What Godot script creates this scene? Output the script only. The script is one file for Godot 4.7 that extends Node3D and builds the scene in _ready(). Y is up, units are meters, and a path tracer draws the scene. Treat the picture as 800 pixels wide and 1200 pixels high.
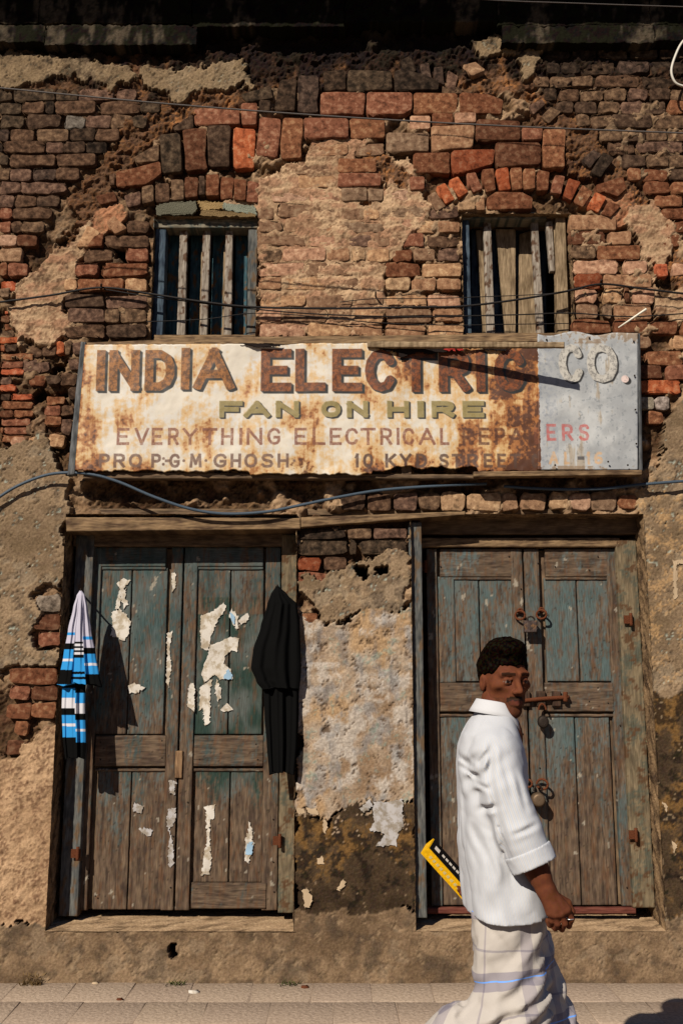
extends Node3D
# An old brick shop front in a sunny street: survey points of the facade are given in the units of
# the photograph (800 x 1200) and put on real planes, in metres, by at(u, v, z).

const FOCAL := 1140.0
const EYE := Vector3(0.0, 1.5, 5.3)
const PITCH := 0.17366
var SP := sin(PITCH)
var CP := cos(PITCH)
var rng := RandomNumberGenerator.new()
var n_big := FastNoiseLite.new()
var n_mid := FastNoiseLite.new()
var n_fine := FastNoiseLite.new()
var n_cell := FastNoiseLite.new()
var n_lump := FastNoiseLite.new()
var mats := {}
var tex := {}

func at(u: float, v: float, z: float = 0.0) -> Vector3:
	var x := (u - 400.0) / FOCAL
	var y := (600.0 - v) / FOCAL
	var d := Vector3(x, y * CP + SP, y * SP - CP)
	return EYE + d * ((z - EYE.z) / d.z)

func survey(p: Vector3) -> Vector2:
	var q := p - EYE
	var w := q.z * -CP + q.y * SP
	return Vector2(400.0 + FOCAL * q.x / w, 600.0 - FOCAL * (q.y * CP + q.z * SP) / w)

func lin(r: float, g: float, b: float) -> Color:   # 0-255 picture values of a surface colour -> linear
	return Color(r / 255.0, g / 255.0, b / 255.0).srgb_to_linear()

func sm(a: float, b: float, x: float) -> float:
	return smoothstep(a, b, x)

func _ready():
	# ---- camera, sky, sun, exposure
	var cam := Camera3D.new()
	cam.name = "camera"
	add_child(cam)
	cam.position = EYE
	cam.rotation = Vector3(PITCH, 0, 0)
	cam.fov = rad_to_deg(2.0 * atan(600.0 / FOCAL))
	cam.far = 400.0
	cam.current = true
	var we := WorldEnvironment.new()
	we.name = "daylight"
	var env := Environment.new()
	var sky_mat := ProceduralSkyMaterial.new()
	sky_mat.sky_top_color = Color(0.30, 0.42, 0.62)
	sky_mat.sky_horizon_color = Color(0.60, 0.62, 0.64)
	sky_mat.ground_horizon_color = Color(0.30, 0.27, 0.24)
	sky_mat.ground_bottom_color = Color(0.22, 0.19, 0.16)
	var sky := Sky.new()
	sky.sky_material = sky_mat
	env.background_mode = Environment.BG_SKY
	env.sky = sky
	env.background_energy_multiplier = SKY_E
	env.tonemap_mode = Environment.TONE_MAPPER_LINEAR
	env.tonemap_exposure = EXPO
	env.sdfgi_enabled = true
	env.ssao_enabled = true
	env.ssil_enabled = true
	we.environment = env
	add_child(we)
	var sun := DirectionalLight3D.new()
	sun.name = "sun"
	sun.light_energy = 1.6
	sun.light_color = Color(1.0, 0.962, 0.90)
	sun.light_angular_distance = 0.5
	sun.shadow_enabled = true
	add_child(sun)
	sun.look_at_from_position(Vector3.ZERO, Vector3(0.63, -0.90, -1.04), Vector3.UP)
	# ---- shared noises and materials
	for a in [[n_big, 11, 1.6, 4], [n_mid, 23, 9.0, 4], [n_fine, 37, 42.0, 3]]:
		a[0].seed = a[1]
		a[0].noise_type = FastNoiseLite.TYPE_SIMPLEX_SMOOTH
		a[0].frequency = a[2]
		a[0].fractal_octaves = a[3]
	n_cell.seed = 5
	n_cell.noise_type = FastNoiseLite.TYPE_CELLULAR
	n_cell.frequency = 22.0
	n_cell.cellular_return_type = FastNoiseLite.RETURN_DISTANCE
	n_lump.seed = 6
	n_lump.noise_type = FastNoiseLite.TYPE_CELLULAR
	n_lump.frequency = 16.0
	n_lump.cellular_return_type = FastNoiseLite.RETURN_CELL_VALUE
	rng.seed = 20240
	make_materials()
	# ---- large structure, then objects
	var t0 := Time.get_ticks_msec()
	build_ground()
	build_wall()
	print("wall ", Time.get_ticks_msec() - t0)
	build_bricks()
	print("bricks ", Time.get_ticks_msec() - t0)
	build_all_things()
	print("things ", Time.get_ticks_msec() - t0)

const SKY_E := 0.55
const EXPO := 1.38

# ------------------------------------------------------------------ helpers
func named(called: String, parent: Node) -> String:
	return called

func tag(o: Node, label := "", category := "", group := "", kind := ""):
	if label: o.set_meta("label", label)
	if category: o.set_meta("category", category)
	if group: o.set_meta("group", group)
	if kind: o.set_meta("kind", kind)
	return o

var used_names := {}
func thing(called: String, label: String, category: String, where := Vector3.ZERO, group := "") -> Node3D:
	var o := Node3D.new()
	o.name = numbered(called)
	add_child(o, true)
	o.position = where
	tag(o, label, category, group)
	return o

func numbered(called: String) -> String:
	var k: int = used_names.get(called, 0)
	used_names[called] = k + 1
	return called if k == 0 else "%s_%03d" % [called, k]

func put(mesh: Mesh, called: String, material: Material, parent: Node = self, where := Vector3.ZERO) -> MeshInstance3D:
	var o := MeshInstance3D.new()
	o.mesh = mesh
	if material: o.material_override = material
	o.cast_shadow = GeometryInstance3D.SHADOW_CASTING_SETTING_ON
	if parent == self:
		o.name = numbered(called)
	else:
		var key := str(parent.get_instance_id()) + called
		var k: int = used_names.get(key, 0)
		used_names[key] = k + 1
		o.name = called if k == 0 else "%s_%03d" % [called, k]
	parent.add_child(o, true)
	o.position = where
	return o

func noise_texture(seed_: int, freq: float, octaves: int, lo: Color, hi: Color, kind := FastNoiseLite.TYPE_SIMPLEX_SMOOTH, size := 512, offs := [0.25, 0.75]) -> NoiseTexture2D:
	var n := FastNoiseLite.new()
	n.seed = seed_
	n.noise_type = kind
	n.frequency = freq
	n.fractal_octaves = octaves
	n.fractal_gain = 0.62
	var t := NoiseTexture2D.new()
	t.width = size
	t.height = size
	t.seamless = true
	t.noise = n
	var g := Gradient.new()
	g.set_color(0, lo)
	g.set_offset(0, offs[0])
	g.set_color(1, hi)
	g.set_offset(1, offs[1])
	t.color_ramp = g
	return t

func material(called: String, color: Color, rough := 0.9, grain := "", scale := Vector3(1.5, 1.5, 1.5), bump := 0.0, bump_tex := "", vcol := false, spec := 0.25) -> StandardMaterial3D:
	var m := StandardMaterial3D.new()
	m.resource_name = called
	m.albedo_color = color
	m.roughness = rough
	m.metallic_specular = spec
	m.vertex_color_use_as_albedo = vcol
	if grain or bump_tex:
		m.uv1_triplanar = true
		m.uv1_world_triplanar = true
		m.uv1_scale = scale
	if grain: m.albedo_texture = tex[grain]
	if bump_tex:
		m.heightmap_enabled = true
		m.heightmap_texture = tex[bump_tex]
		m.heightmap_scale = bump
	mats[called] = m
	return m

func make_materials():
	tex.grain = noise_texture(1, 0.06, 5, Color(0.84, 0.83, 0.82), Color(1, 1, 1))
	tex.speck = noise_texture(2, 0.09, 4, Color(0.5, 0.47, 0.44), Color(1, 1, 1), FastNoiseLite.TYPE_SIMPLEX_SMOOTH, 512, [0.22, 0.55])
	tex.bump = noise_texture(3, 0.05, 6, Color(0, 0, 0), Color(1, 1, 1), FastNoiseLite.TYPE_SIMPLEX_SMOOTH, 512, [0.1, 0.9])
	tex.wood = noise_texture(4, 0.10, 4, Color(0.78, 0.765, 0.75), Color(1, 1, 1), FastNoiseLite.TYPE_SIMPLEX_SMOOTH, 512, [0.2, 0.75])
	tex.stain = noise_texture(8, 0.012, 5, Color(0.80, 0.76, 0.69), Color(1, 1, 1), FastNoiseLite.TYPE_SIMPLEX_SMOOTH, 512, [0.28, 0.58])
	tex.cloth = noise_texture(6, 0.3, 2, Color(0.94, 0.94, 0.94), Color(1, 1, 1))
	material("wall", Color.WHITE, 0.95, "grain", Vector3(1.7, 1.7, 1.7), 0.22, "bump", true, 0.15)
	material("painted", Color.WHITE, 0.85, "grain", Vector3(2.5, 2.5, 2.5), 0.15, "bump", true)
	material("wood", Color.WHITE, 0.85, "wood", Vector3(3.0, 0.22, 3.0), 0.06, "wood", true)
	material("wood_flat", Color.WHITE, 0.85, "wood", Vector3(0.22, 3.0, 3.0), 0.06, "wood", true)
	# bricks: fired clay of several tones, speckled; dusty ones carry smears of the pale mortar
	var clay := {
		"k": [[38, 31, 26], [64, 51, 42], [84, 70, 58]], "b": [[60, 46, 37], [86, 66, 53], [110, 88, 71]], "r": [[84, 53, 38], [110, 71, 52], [132, 99, 76]],
		"o": [[116, 60, 40], [146, 79, 52], [156, 104, 78]], "p": [[122, 91, 70], [148, 114, 89], [172, 143, 114]], "t": [[112, 88, 69], [144, 115, 92], [170, 143, 116]],
		"g": [[88, 80, 72], [124, 114, 104], [150, 140, 128]]}
	var s := 40
	for k in clay:
		s += 1
		var t := noise_texture(s, 0.014, 6, Color.BLACK, Color.WHITE)
		var g := Gradient.new()
		g.offsets = PackedFloat32Array([0.16, 0.30, 0.36, 0.58, 0.66, 0.80])
		var q := []
		for c in clay[k]: q.append(Color(c[0] / 255.0, c[1] / 255.0, c[2] / 255.0))
		g.colors = PackedColorArray([q[0] * 0.8, q[0], q[0].lerp(q[1], 0.5), q[1], q[1].lerp(q[2], 0.6), q[2]])
		t.color_ramp = g
		tex["clay_" + k] = t
		for j in 4:
			var f: float = [0.76, 0.88, 1.0, 1.0][j]
			var tint := Color(f, f * [1.0, 0.97, 0.98, 1.0][j], f * [1.0, 0.94, 1.0, 0.96][j])
			material("clay_%s%d" % [k, j], tint, 0.95, "clay_" + k, Vector3(2.6, 2.6, 2.6), 0.14, "bump", false, 0.12)

# grid(): a sheet of cols x rows vertices; P(i, j) -> position, C(i, j) -> colour (linear), skip(i, j) leaves cells out
func sheet(cols: int, rows: int, pos: PackedVector3Array, col: PackedColorArray, uv := PackedVector2Array(), skip := PackedByteArray()) -> ArrayMesh:
	var nor := PackedVector3Array()
	nor.resize(pos.size())
	var idx := PackedInt32Array()
	for j in rows:
		var ja: int = max(j - 1, 0) * cols
		var jb: int = min(j + 1, rows - 1) * cols
		for i in cols:
			var du: Vector3 = pos[j * cols + min(i + 1, cols - 1)] - pos[j * cols + max(i - 1, 0)]
			var dv: Vector3 = pos[jb + i] - pos[ja + i]
			nor[j * cols + i] = du.cross(dv).normalized()
	var no_skip := skip.is_empty()
	for j in rows - 1:
		for i in cols - 1:
			if no_skip or skip[j * (cols - 1) + i] == 0:
				var a := j * cols + i
				idx.append_array(PackedInt32Array([a, a + cols, a + 1, a + 1, a + cols, a + cols + 1]))
	var arr := []
	arr.resize(Mesh.ARRAY_MAX)
	arr[Mesh.ARRAY_VERTEX] = pos
	arr[Mesh.ARRAY_NORMAL] = nor
	if col.size(): arr[Mesh.ARRAY_COLOR] = col
	if uv.size(): arr[Mesh.ARRAY_TEX_UV] = uv
	arr[Mesh.ARRAY_INDEX] = idx
	var m := ArrayMesh.new()
	m.add_surface_from_arrays(Mesh.PRIMITIVE_TRIANGLES, arr)
	return m

# ------------------------------------------------------------------ the facade as one weathered relief
# zones: 0 bare bedding mortar, 1 pale lime mortar smeared over bricks, 2 earth-coloured plaster, 3 hole,
# 4 broken brick core, 5 soot-black moulding, 6 brown dado, 7 flaking limewash, 8 coarse render, 9 plinth cement, 10 crumbled red clay
const ZONES := [
	[4, [-20,60, 820,60, 820,112, 640,100, 600,112, 480,100, 300,108, 230,112, 120,112, -20,108]],
	[4, [160,110, 230,112, 300,100, 330,96, 300,130, 226,136, 204,152, 188,166, 160,185, 140,205, 130,225, 150,232, 130,245, 110,262, 90,300, 66,296, 92,262, 80,232, 112,196, 140,170]],
	[10, [118,246, 140,240, 152,250, 142,262, 128,268, 118,282, 104,300, 92,300, 88,286, 104,268]],
	[1, [60,300, 86,282, 100,262, 112,252, 104,276, 96,300, 88,330, 78,345, 76,398, 18,402, 20,344, 40,322]],
	[1, [302,214, 330,192, 356,188, 362,164, 410,164, 450,176, 482,180, 486,214, 512,240, 502,254, 490,272, 470,290, 452,312, 450,396, 302,396, 303,240]],
	[4, [418,178, 450,176, 484,208, 478,222, 452,214, 446,232, 420,236, 447,218]],
	[4, [600,110, 644,108, 676,132, 702,150, 712,178, 736,196, 752,226, 770,260, 800,300, 830,330, 830,372, 790,330, 764,300, 752,266, 735,236, 712,210, 664,200, 662,152, 640,150]],
	[10, [700,218, 735,228, 742,250, 728,262, 712,254]],
	[1, [730,250, 748,238, 768,236, 788,262, 786,300, 772,312, 756,300, 740,276]],
	[1, [764,318, 772,340, 800,336, 830,340, 830,372, 765,372]],
	[0, [-20,310, 20,310, 18,400, 40,430, 40,520, -20,520]],
	[2, [-20,68, 40,66, 100,70, 158,80, 152,94, 140,101, 128,103, 110,92, 82,88, 60,92, 40,100, 16,101, -20,98]],
	[2, [160,76, 205,86, 262,74, 282,70, 300,92, 303,102, 285,104, 262,104, 245,107, 232,107, 216,117, 195,113, 163,100]],
	[2, [556,44, 602,44, 640,46, 636,74, 618,96, 604,82, 602,66, 556,66]],
	[2, [-20,524, 26,522, 44,514, 62,515, 72,534, 80,556, 82,603, 78,690, 60,692, 34,700, 44,722, 42,757, 70,762, 68,780, 10,782, 0,800, -20,800]],
	[8, [-20,880, 20,888, 36,868, 66,846, 80,860, 70,1090, 56,1092, 30,1078, -20,1084]],
	[2, [830,462, 800,468, 786,490, 776,520, 764,552, 748,578, 744,610, 750,1200, 830,1200]],
	[2, [394,668, 420,656, 446,650, 480,650, 482,690, 472,712, 440,718, 414,716, 392,736, 374,733, 368,708, 352,694, 350,676, 388,672]],
	[7, [346,724, 372,734, 392,738, 416,717, 472,714, 492,706, 492,936, 440,938, 400,946, 378,956, 346,946]],
	[6, [346,948, 378,958, 402,946, 440,937, 492,938, 492,1062, 420,1072, 346,1068]],
	[6, [752,808, 768,816, 800,806, 830,808, 830,1070, 782,1080, 780,1060]],
	[9, [-20,1082, 30,1080, 56,1090, 346,1066, 420,1070, 490,1064, 782,1078, 830,1070, 830,1210, -20,1210]],
	[3, [131,290, 149,290, 149,307, 131,307]],
	[3, [60,420, 80,420, 80,436, 64,436]], [3, [40,454, 78,454, 78,464, 52,466, 40,470]],
	[3, [200,1103, 208,1102, 209,1116, 202,1119]],
	[3, [420,660, 430,660, 432,672, 422,676]], [3, [440,664, 452,666, 448,676, 438,674]],
]
# the two doorways and two windows: x0, x1, y0, y1 in metres
const HOLES := [[-1.515, -0.245, 0.246, 2.415], [0.38, 1.66, 0.246, 2.415], [-1.092, -0.49, 3.42, 4.185], [0.70, 1.335, 3.42, 4.20]]
var zone := PackedByteArray()
const ZW := 860
const ZH := 1240

func fill_zones():
	zone.resize(ZW * ZH)
	for zn in ZONES:
		var p: Array = zn[1]
		var k := p.size() / 2
		var lo := 1e9
		var hi := -1e9
		for i in k:
			lo = min(lo, p[i * 2 + 1])
			hi = max(hi, p[i * 2 + 1])
		for y in range(int(max(lo + 20, 0)), int(min(hi + 20, ZH - 1))):
			var yy := y - 20 + 0.5
			var xs := []
			for i in k:
				var j := (i + 1) % k
				var y0: float = p[i * 2 + 1]
				var y1: float = p[j * 2 + 1]
				if (y0 <= yy) != (y1 <= yy):
					xs.append(p[i * 2] + (yy - y0) / (y1 - y0) * (p[j * 2] - p[i * 2]))
			xs.sort()
			for q in range(0, xs.size() - 1, 2):
				for x in range(int(max(xs[q] + 30, 0)), int(min(xs[q + 1] + 30, ZW))):
					zone[y * ZW + x] = zn[0]

func zone_at(u: float, v: float) -> int:
	return zone[clampi(int(v + 20), 0, ZH - 1) * ZW + clampi(int(u + 30), 0, ZW - 1)]

func axis_steps(a: float, b: float, c: float, d: float, fine: float, coarse: float) -> PackedFloat32Array:
	var out := PackedFloat32Array()
	var x := a
	while x < d:
		out.append(x)
		x += fine if (x >= b and x < c) else coarse
	out.append(d)
	return out

func snap(a: PackedFloat32Array, x: float) -> PackedFloat32Array:
	var best := 0
	for i in a.size():
		if abs(a[i] - x) < abs(a[best] - x): best = i
	a[best] = x
	return a

var wall_node: Node3D

func build_wall():
	fill_zones()
	var xs := axis_steps(-3.4, -2.25, 2.25, 3.4, 0.008, 0.03)
	var ys := axis_steps(-0.02, -0.02, 5.72, 6.3, 0.008, 0.03)
	for h in HOLES:
		xs = snap(xs, h[0])
		xs = snap(xs, h[1])
		ys = snap(ys, h[2])
		ys = snap(ys, h[3])
	var nx := xs.size()
	var ny := ys.size()
	var pos := PackedVector3Array()
	var col := PackedColorArray()
	pos.resize(nx * ny)
	col.resize(nx * ny)
	# colours of each zone: two tones and a fleck colour
	var tone := [
		[lin(70, 52, 38), lin(112, 88, 64), lin(48, 36, 28)],
		[lin(146, 120, 94), lin(178, 150, 120), lin(118, 90, 70)],
		[lin(104, 87, 68), lin(140, 119, 95), lin(90, 77, 64)],
		[lin(30, 24, 20), lin(44, 36, 30), lin(24, 20, 18)],
		[lin(62, 46, 36), lin(110, 82, 62), lin(140, 96, 60)],
		[lin(26, 24, 22), lin(54, 48, 42), lin(20, 18, 16)],
		[lin(50, 40, 31), lin(80, 65, 49), lin(36, 30, 26)],
		[lin(128, 106, 84), lin(168, 152, 134), lin(110, 124, 112)],
		[lin(138, 111, 85), lin(170, 141, 111), lin(114, 88, 67)],
		[lin(96, 78, 60), lin(136, 114, 90), lin(80, 66, 52)],
		[lin(132, 88, 64), lin(158, 112, 84), lin(124, 94, 70)]]
	var base := [-0.042, 0.002, 0.018, -0.12, -0.012, 0.05, 0.014, 0.012, 0.014, 0.022, -0.012]
	var rough := [0.015, 0.008, 0.0022, 0.02, 0.018, 0.006, 0.0012, 0.004, 0.008, 0.002, 0.012]
	var soot := lin(24, 22, 21)
	var pale := lin(190, 186, 182)
	var teal := lin(96, 128, 118)
	for j in ny:
		var y := ys[j]
		for i in nx:
			var x := xs[i]
			var uv := survey(Vector3(x, y, 0))
			var u := uv.x
			var v := uv.y
			if u < 0.0: u = -u * 0.8
			elif u > 800.0: u = 800.0 - (u - 800.0) * 0.8
			var f := n_fine.get_noise_2d(x, y)
			var m := n_mid.get_noise_2d(x, y)
			var b := n_big.get_noise_2d(x, y)
			var m2 := n_mid.get_noise_2d(x + 31.7, y * 1.1 - 12.4)
			var lo1 := n_mid.get_noise_2d(x * 0.45 + 5.0, y * 0.45)
			var lo2 := n_mid.get_noise_2d(x * 0.45, y * 0.45 + 9.0)
			var zt := zone_at(u + lo1 * 12.0 + m * 5.0 + f * 1.5, v + lo2 * 12.0 + m2 * 5.0 + f * 1.5)
			var r: float = rough[zt]
			var h: float = base[zt] + r * (m * 1.4 + f * 0.5) + b * 0.010
			var c1: Color = tone[zt][0]
			var c2: Color = tone[zt][1]
			var c3: Color = tone[zt][2]
			var c := c1.lerp(c2, clampf(0.5 + b * 1.0 + m * 0.45 + f * 0.2, 0.0, 1.0))
			if zt == 4 or zt == 0 or zt == 1 or zt == 8 or zt == 10:
				var ce := n_cell.get_noise_2d(x + m * 0.02, y * 1.5 + f * 0.01)
				if zt != 4: h += (ce + 0.55) * -r * 0.8
				if zt == 4 or zt == 0:
					var lump := n_lump.get_noise_2d(x * 0.6 + m * 0.014, y * 1.2 + m2 * 0.016)
					h += lump * (0.022 if zt == 4 else 0.008)
					c = c.lerp(lin(96, 66, 50) if lump > 0.2 else lin(58, 46, 38), absf(lump) * 0.6)
				elif zt == 1:
					# ghosts of the courses under the smear
					var crs := sin(y * 78.0 + lo1 * 2.0)
					h -= 0.004 * sm(0.55, 0.95, crs + f * 0.4)
					c = c.lerp(lin(142, 100, 78), sm(-0.05, 0.4, lo2 * 0.9 - crs * 0.25 + m * 0.5) * 0.6)
				c = c.lerp(c3, sm(0.0, 0.5, f + m2 * 0.8))
			elif zt == 2:
				# the thin top coat has come off in sheets, leaving an edge
				var coat := lo1 * 0.9 + b * 0.8 + m * 0.28
				if coat > 0.26:
					h -= 0.0055
					c = c.lerp(lin(126, 112, 94), 0.55)
				elif coat > 0.235: c = c.lerp(lin(160, 140, 112), 0.5)
				# pits, fine cracks and darker grime blotches of old plaster
				if abs(m + b * 0.5) < 0.014 and b > -0.2: h -= 0.008
				if f + m2 > 0.62: h -= 0.007
				c = c.lerp(c3, sm(0.1, 0.5, m2 + b * 0.6 + f * 0.4) * 0.75)
				if v > 560.0 and v < 800.0 and u > 700.0: c = c.lerp(lin(176, 140, 96), sm(0.05, 0.35, m * 0.7 + f * 0.6) * 0.5)
				if m2 * 0.8 + f * 0.7 > 0.58: c = c.lerp(lin(150, 158, 146), 0.7)
				if v < 125.0: c = c.lerp(lin(122, 104, 80), 0.5)
			elif zt == 7:
				var w := n_mid.get_noise_2d(x * 0.42 + 13.0, y * 0.42)
				var run := n_mid.get_noise_2d(x * 1.3 + 2.0, y * 0.3)
				c = c.lerp(lin(150, 118, 80), sm(0.0, 0.35, b + w * 0.5) * 0.7)
				c = c.lerp(lin(168, 159, 149), sm(0.02, 0.34, w * 0.9 + m * 0.3 + f * 0.22 + run * 0.3 + (0.12 if v > 776.0 and v < 925.0 else -0.16)) * 0.85)
				c = c.lerp(lin(120, 124, 128), sm(0.05, 0.4, lo1 + run * 0.5 - f * 0.2) * 0.5)
				c = c.lerp(lin(112, 130, 120), sm(0.34, 0.52, m2 * 0.7 + w * -0.6 + f * 0.4) * 0.6)
				c = c.lerp(lin(92, 84, 80), sm(0.2, 0.5, run - w * 0.3 + f * 0.3) * 0.5)
				if m2 - f * 0.6 < -0.5:
					c = c.lerp(lin(84, 66, 50), 0.8)
					h -= 0.008
				h += 0.010 * n_mid.get_noise_2d(x * 0.6 + y * 0.5, y * 1.3) * (1.0 if v < 790.0 else 0.4)
			elif zt == 6:
				c = c.lerp(lin(112, 84, 48), sm(0.15, 0.5, b + m * 0.5 + f * 0.3) * 0.8)
				c = c.lerp(lin(30, 26, 23), sm(0.05, 0.35, m2 + b * 0.4 - f * 0.3) * 0.8)
				if m * 0.5 + f > 0.72: c = lin(120, 102, 82)
				# the torn remains of paper and limewash near the top of the brown paint
				if v < 985.0 and u < 480.0 and m2 * 0.7 + f * 0.6 + (965.0 - v) * 0.008 > 0.42: c = lin(158, 138, 116)
				if u > 690.0 and m2 + f * 0.5 > 0.56: c = lin(122, 104, 82)
			elif zt == 9:
				c = c.lerp(c3, sm(0.0, 0.4, m2 + f * 0.5) * 0.6)
				var skin := lo2 * 0.9 + b * 0.6 + m * 0.3
				if skin > 0.3:
					h -= 0.004
					c = c.lerp(lin(118, 102, 84), 0.5)
				c = c.lerp(lin(70, 60, 50), sm(0.1, 0.45, lo1 + m2 * 0.4) * 0.55)
				if m + m2 > 0.62:
					c = c.lerp(lin(142, 120, 95), 0.5)
					h -= 0.004
				if abs(m - 0.18 + f * 0.1) < 0.012 and b > 0.0: h -= 0.007
				h += 0.006 * sm(1120.0, 1150.0, v)
			if zt == 0:
				# bedding mortar still fills the joints here and there, more of it round the smeared parts
				var fill := sm(0.0, 0.4, lo2 * 0.9 + b * 0.7 + m * 0.3) * (0.55 if u < 180.0 else 1.0)
				if zone_at(u + lo1 * 34.0 + m * 14.0, v + lo2 * 34.0 + m2 * 14.0) == 1: fill = 1.0
				h += fill * (0.034 + 0.006 * m)
				c = c.lerp(lin(136, 110, 86).lerp(lin(164, 138, 110), clampf(0.5 + m2 + f * 0.4, 0, 1)), fill * 0.8)
			# soot and black mould crusting the wall head, in blotches and runs
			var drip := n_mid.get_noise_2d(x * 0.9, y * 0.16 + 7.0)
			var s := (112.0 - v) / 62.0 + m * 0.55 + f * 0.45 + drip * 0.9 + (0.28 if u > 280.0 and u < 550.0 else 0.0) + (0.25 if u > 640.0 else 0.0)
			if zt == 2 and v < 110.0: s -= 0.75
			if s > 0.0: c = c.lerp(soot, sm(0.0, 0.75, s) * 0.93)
			var grime := m2 * 0.8 + b * 0.5 + f * 0.5
			if zt <= 4 and v < 330.0 and (u < 200.0 or (u > 640.0 and v < 210.0)): c = c.lerp(lin(52, 42, 34), sm(-0.3, 0.5, grime) * 0.6)
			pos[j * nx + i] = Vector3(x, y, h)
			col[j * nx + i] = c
	# grimy paper patch pasted on the pier, dog-eared
	var skip := PackedByteArray()
	skip.resize((nx - 1) * (ny - 1))
	for h in HOLES:
		for j in ny - 1:
			if ys[j] > h[2] - 0.001 and ys[j + 1] < h[3] + 0.001:
				for i in nx - 1:
					if xs[i] > h[0] - 0.001 and xs[i + 1] < h[1] + 0.001:
						skip[j * (nx - 1) + i] = 1
	# rows run upward here, so flip the winding by listing them from the top
	var p2 := PackedVector3Array()
	var c2_ := PackedColorArray()
	var s2 := PackedByteArray()
	for j in range(ny - 1, -1, -1):
		p2.append_array(pos.slice(j * nx, (j + 1) * nx))
		c2_.append_array(col.slice(j * nx, (j + 1) * nx))
		if j < ny - 1: pass
	for j in range(ny - 2, -1, -1):
		s2.append_array(skip.slice(j * (nx - 1), (j + 1) * (nx - 1)))
	wall_node = thing("brick_building", "decaying two-storey brick shop front with patchy tan plaster and black-stained top", "building")
	put(sheet(nx, ny, p2, c2_, PackedVector2Array(), s2), "wall", mats.wall, wall_node)
	# thickness of the wall behind the relief: reveals of the openings
	for k in HOLES.size():
		reveal(HOLES[k], 0.16 if k < 2 else 0.14, k)

func blob_color(x: float, y: float, a: Color, b: Color, c: Color) -> Color:
	var m := n_mid.get_noise_2d(x, y)
	var f := n_fine.get_noise_2d(x, y)
	return a.lerp(b, clampf(0.5 + m + f * 0.5, 0, 1)).lerp(c, sm(0.1, 0.5, n_mid.get_noise_2d(y + 9.0, x) + f * 0.4))

# a rough slab between four corners a b c d (clockwise seen from its face), bulged by noise along its normal
func rough_quad(a: Vector3, b: Vector3, c: Vector3, d: Vector3, step: float, amp: float, ca: Color, cb: Color, cc: Color) -> ArrayMesh:
	var nx := int(max(2, ceil(a.distance_to(b) / step))) + 1
	var ny := int(max(2, ceil(a.distance_to(d) / step))) + 1
	var n := (b - a).cross(d - a).normalized() * -1.0
	var pos := PackedVector3Array()
	var col := PackedColorArray()
	for j in ny:
		for i in nx:
			var s := float(i) / (nx - 1)
			var t := float(j) / (ny - 1)
			var p := a.lerp(b, s).lerp(d.lerp(c, s), t)
			var e: float = min(min(s, 1.0 - s), min(t, 1.0 - t))
			var q := p.x * 0.7 + p.z
			p += n * amp * (n_mid.get_noise_2d(q, p.y + p.z) + 0.6 * n_fine.get_noise_2d(q, p.y + p.z)) * (1.0 if e > 0.0 else 0.3)
			pos.append(p)
			col.append(blob_color(q + 3.0, p.y + p.z, ca, cb, cc))
	return sheet(nx, ny, pos, col)

func reveal(h: Array, depth: float, k: int):
	var x0: float = h[0]
	var x1: float = h[1]
	var y0: float = h[2]
	var y1: float = h[3]
	var zf := 0.022 if k < 2 else 0.0
	var zb := -depth - 0.16
	var a := lin(92, 74, 56)
	var b := lin(140, 116, 88)
	var c := lin(64, 52, 42)
	var parts := [
		["jamb", Vector3(x0, y1, zf), Vector3(x0, y1, zb), Vector3(x0, y0, zb), Vector3(x0, y0, zf)],
		["jamb", Vector3(x1, y1, zb), Vector3(x1, y1, zf), Vector3(x1, y0, zf), Vector3(x1, y0, zb)],
		["soffit", Vector3(x0, y1, zf), Vector3(x1, y1, zf), Vector3(x1, y1, zb), Vector3(x0, y1, zb)]]
	for p in parts:
		put(rough_quad(p[1], p[2], p[3], p[4], 0.012, 0.012, a, b, c), p[0], mats.wall, wall_node)
	# the cement sill, falling a little to the street
	var sill := rough_quad(Vector3(x0 - 0.01, y0 + 0.028, zb), Vector3(x1 + 0.01, y0 + 0.028, zb), Vector3(x1 + 0.01, y0, zf + 0.004), Vector3(x0 - 0.01, y0, zf + 0.004), 0.012, 0.004, lin(138, 114, 88), lin(172, 146, 116), lin(110, 90, 70))
	put(sill, "sill", mats.wall, wall_node)
	# the dim room behind
	var room := BoxMesh.new()
	room.size = Vector3(x1 - x0 + 0.3, y1 - y0 + 0.3, 0.05)
	put(room, "inner_wall", mats["clay_b1"], wall_node, Vector3((x0 + x1) / 2, (y0 + y1) / 2, zb - (0.03 if k < 2 else 0.5)))
	if k >= 2:
		for s in [-1, 1]:
			var side := BoxMesh.new()
			side.size = Vector3(0.05, y1 - y0 + 0.3, 0.5)
			put(side, "inner_wall", mats["clay_b1"], wall_node, Vector3((x0 + x1) / 2 + s * ((x1 - x0) / 2 + 0.12), (y0 + y1) / 2, zb - 0.25))
			var lid := BoxMesh.new()
			lid.size = Vector3(x1 - x0 + 0.3, 0.05, 0.5)
			put(lid, "inner_wall", mats["clay_b1"], wall_node, Vector3((x0 + x1) / 2, (y0 + y1) / 2 + s * ((y1 - y0) / 2 + 0.12), zb - 0.25))

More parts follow.
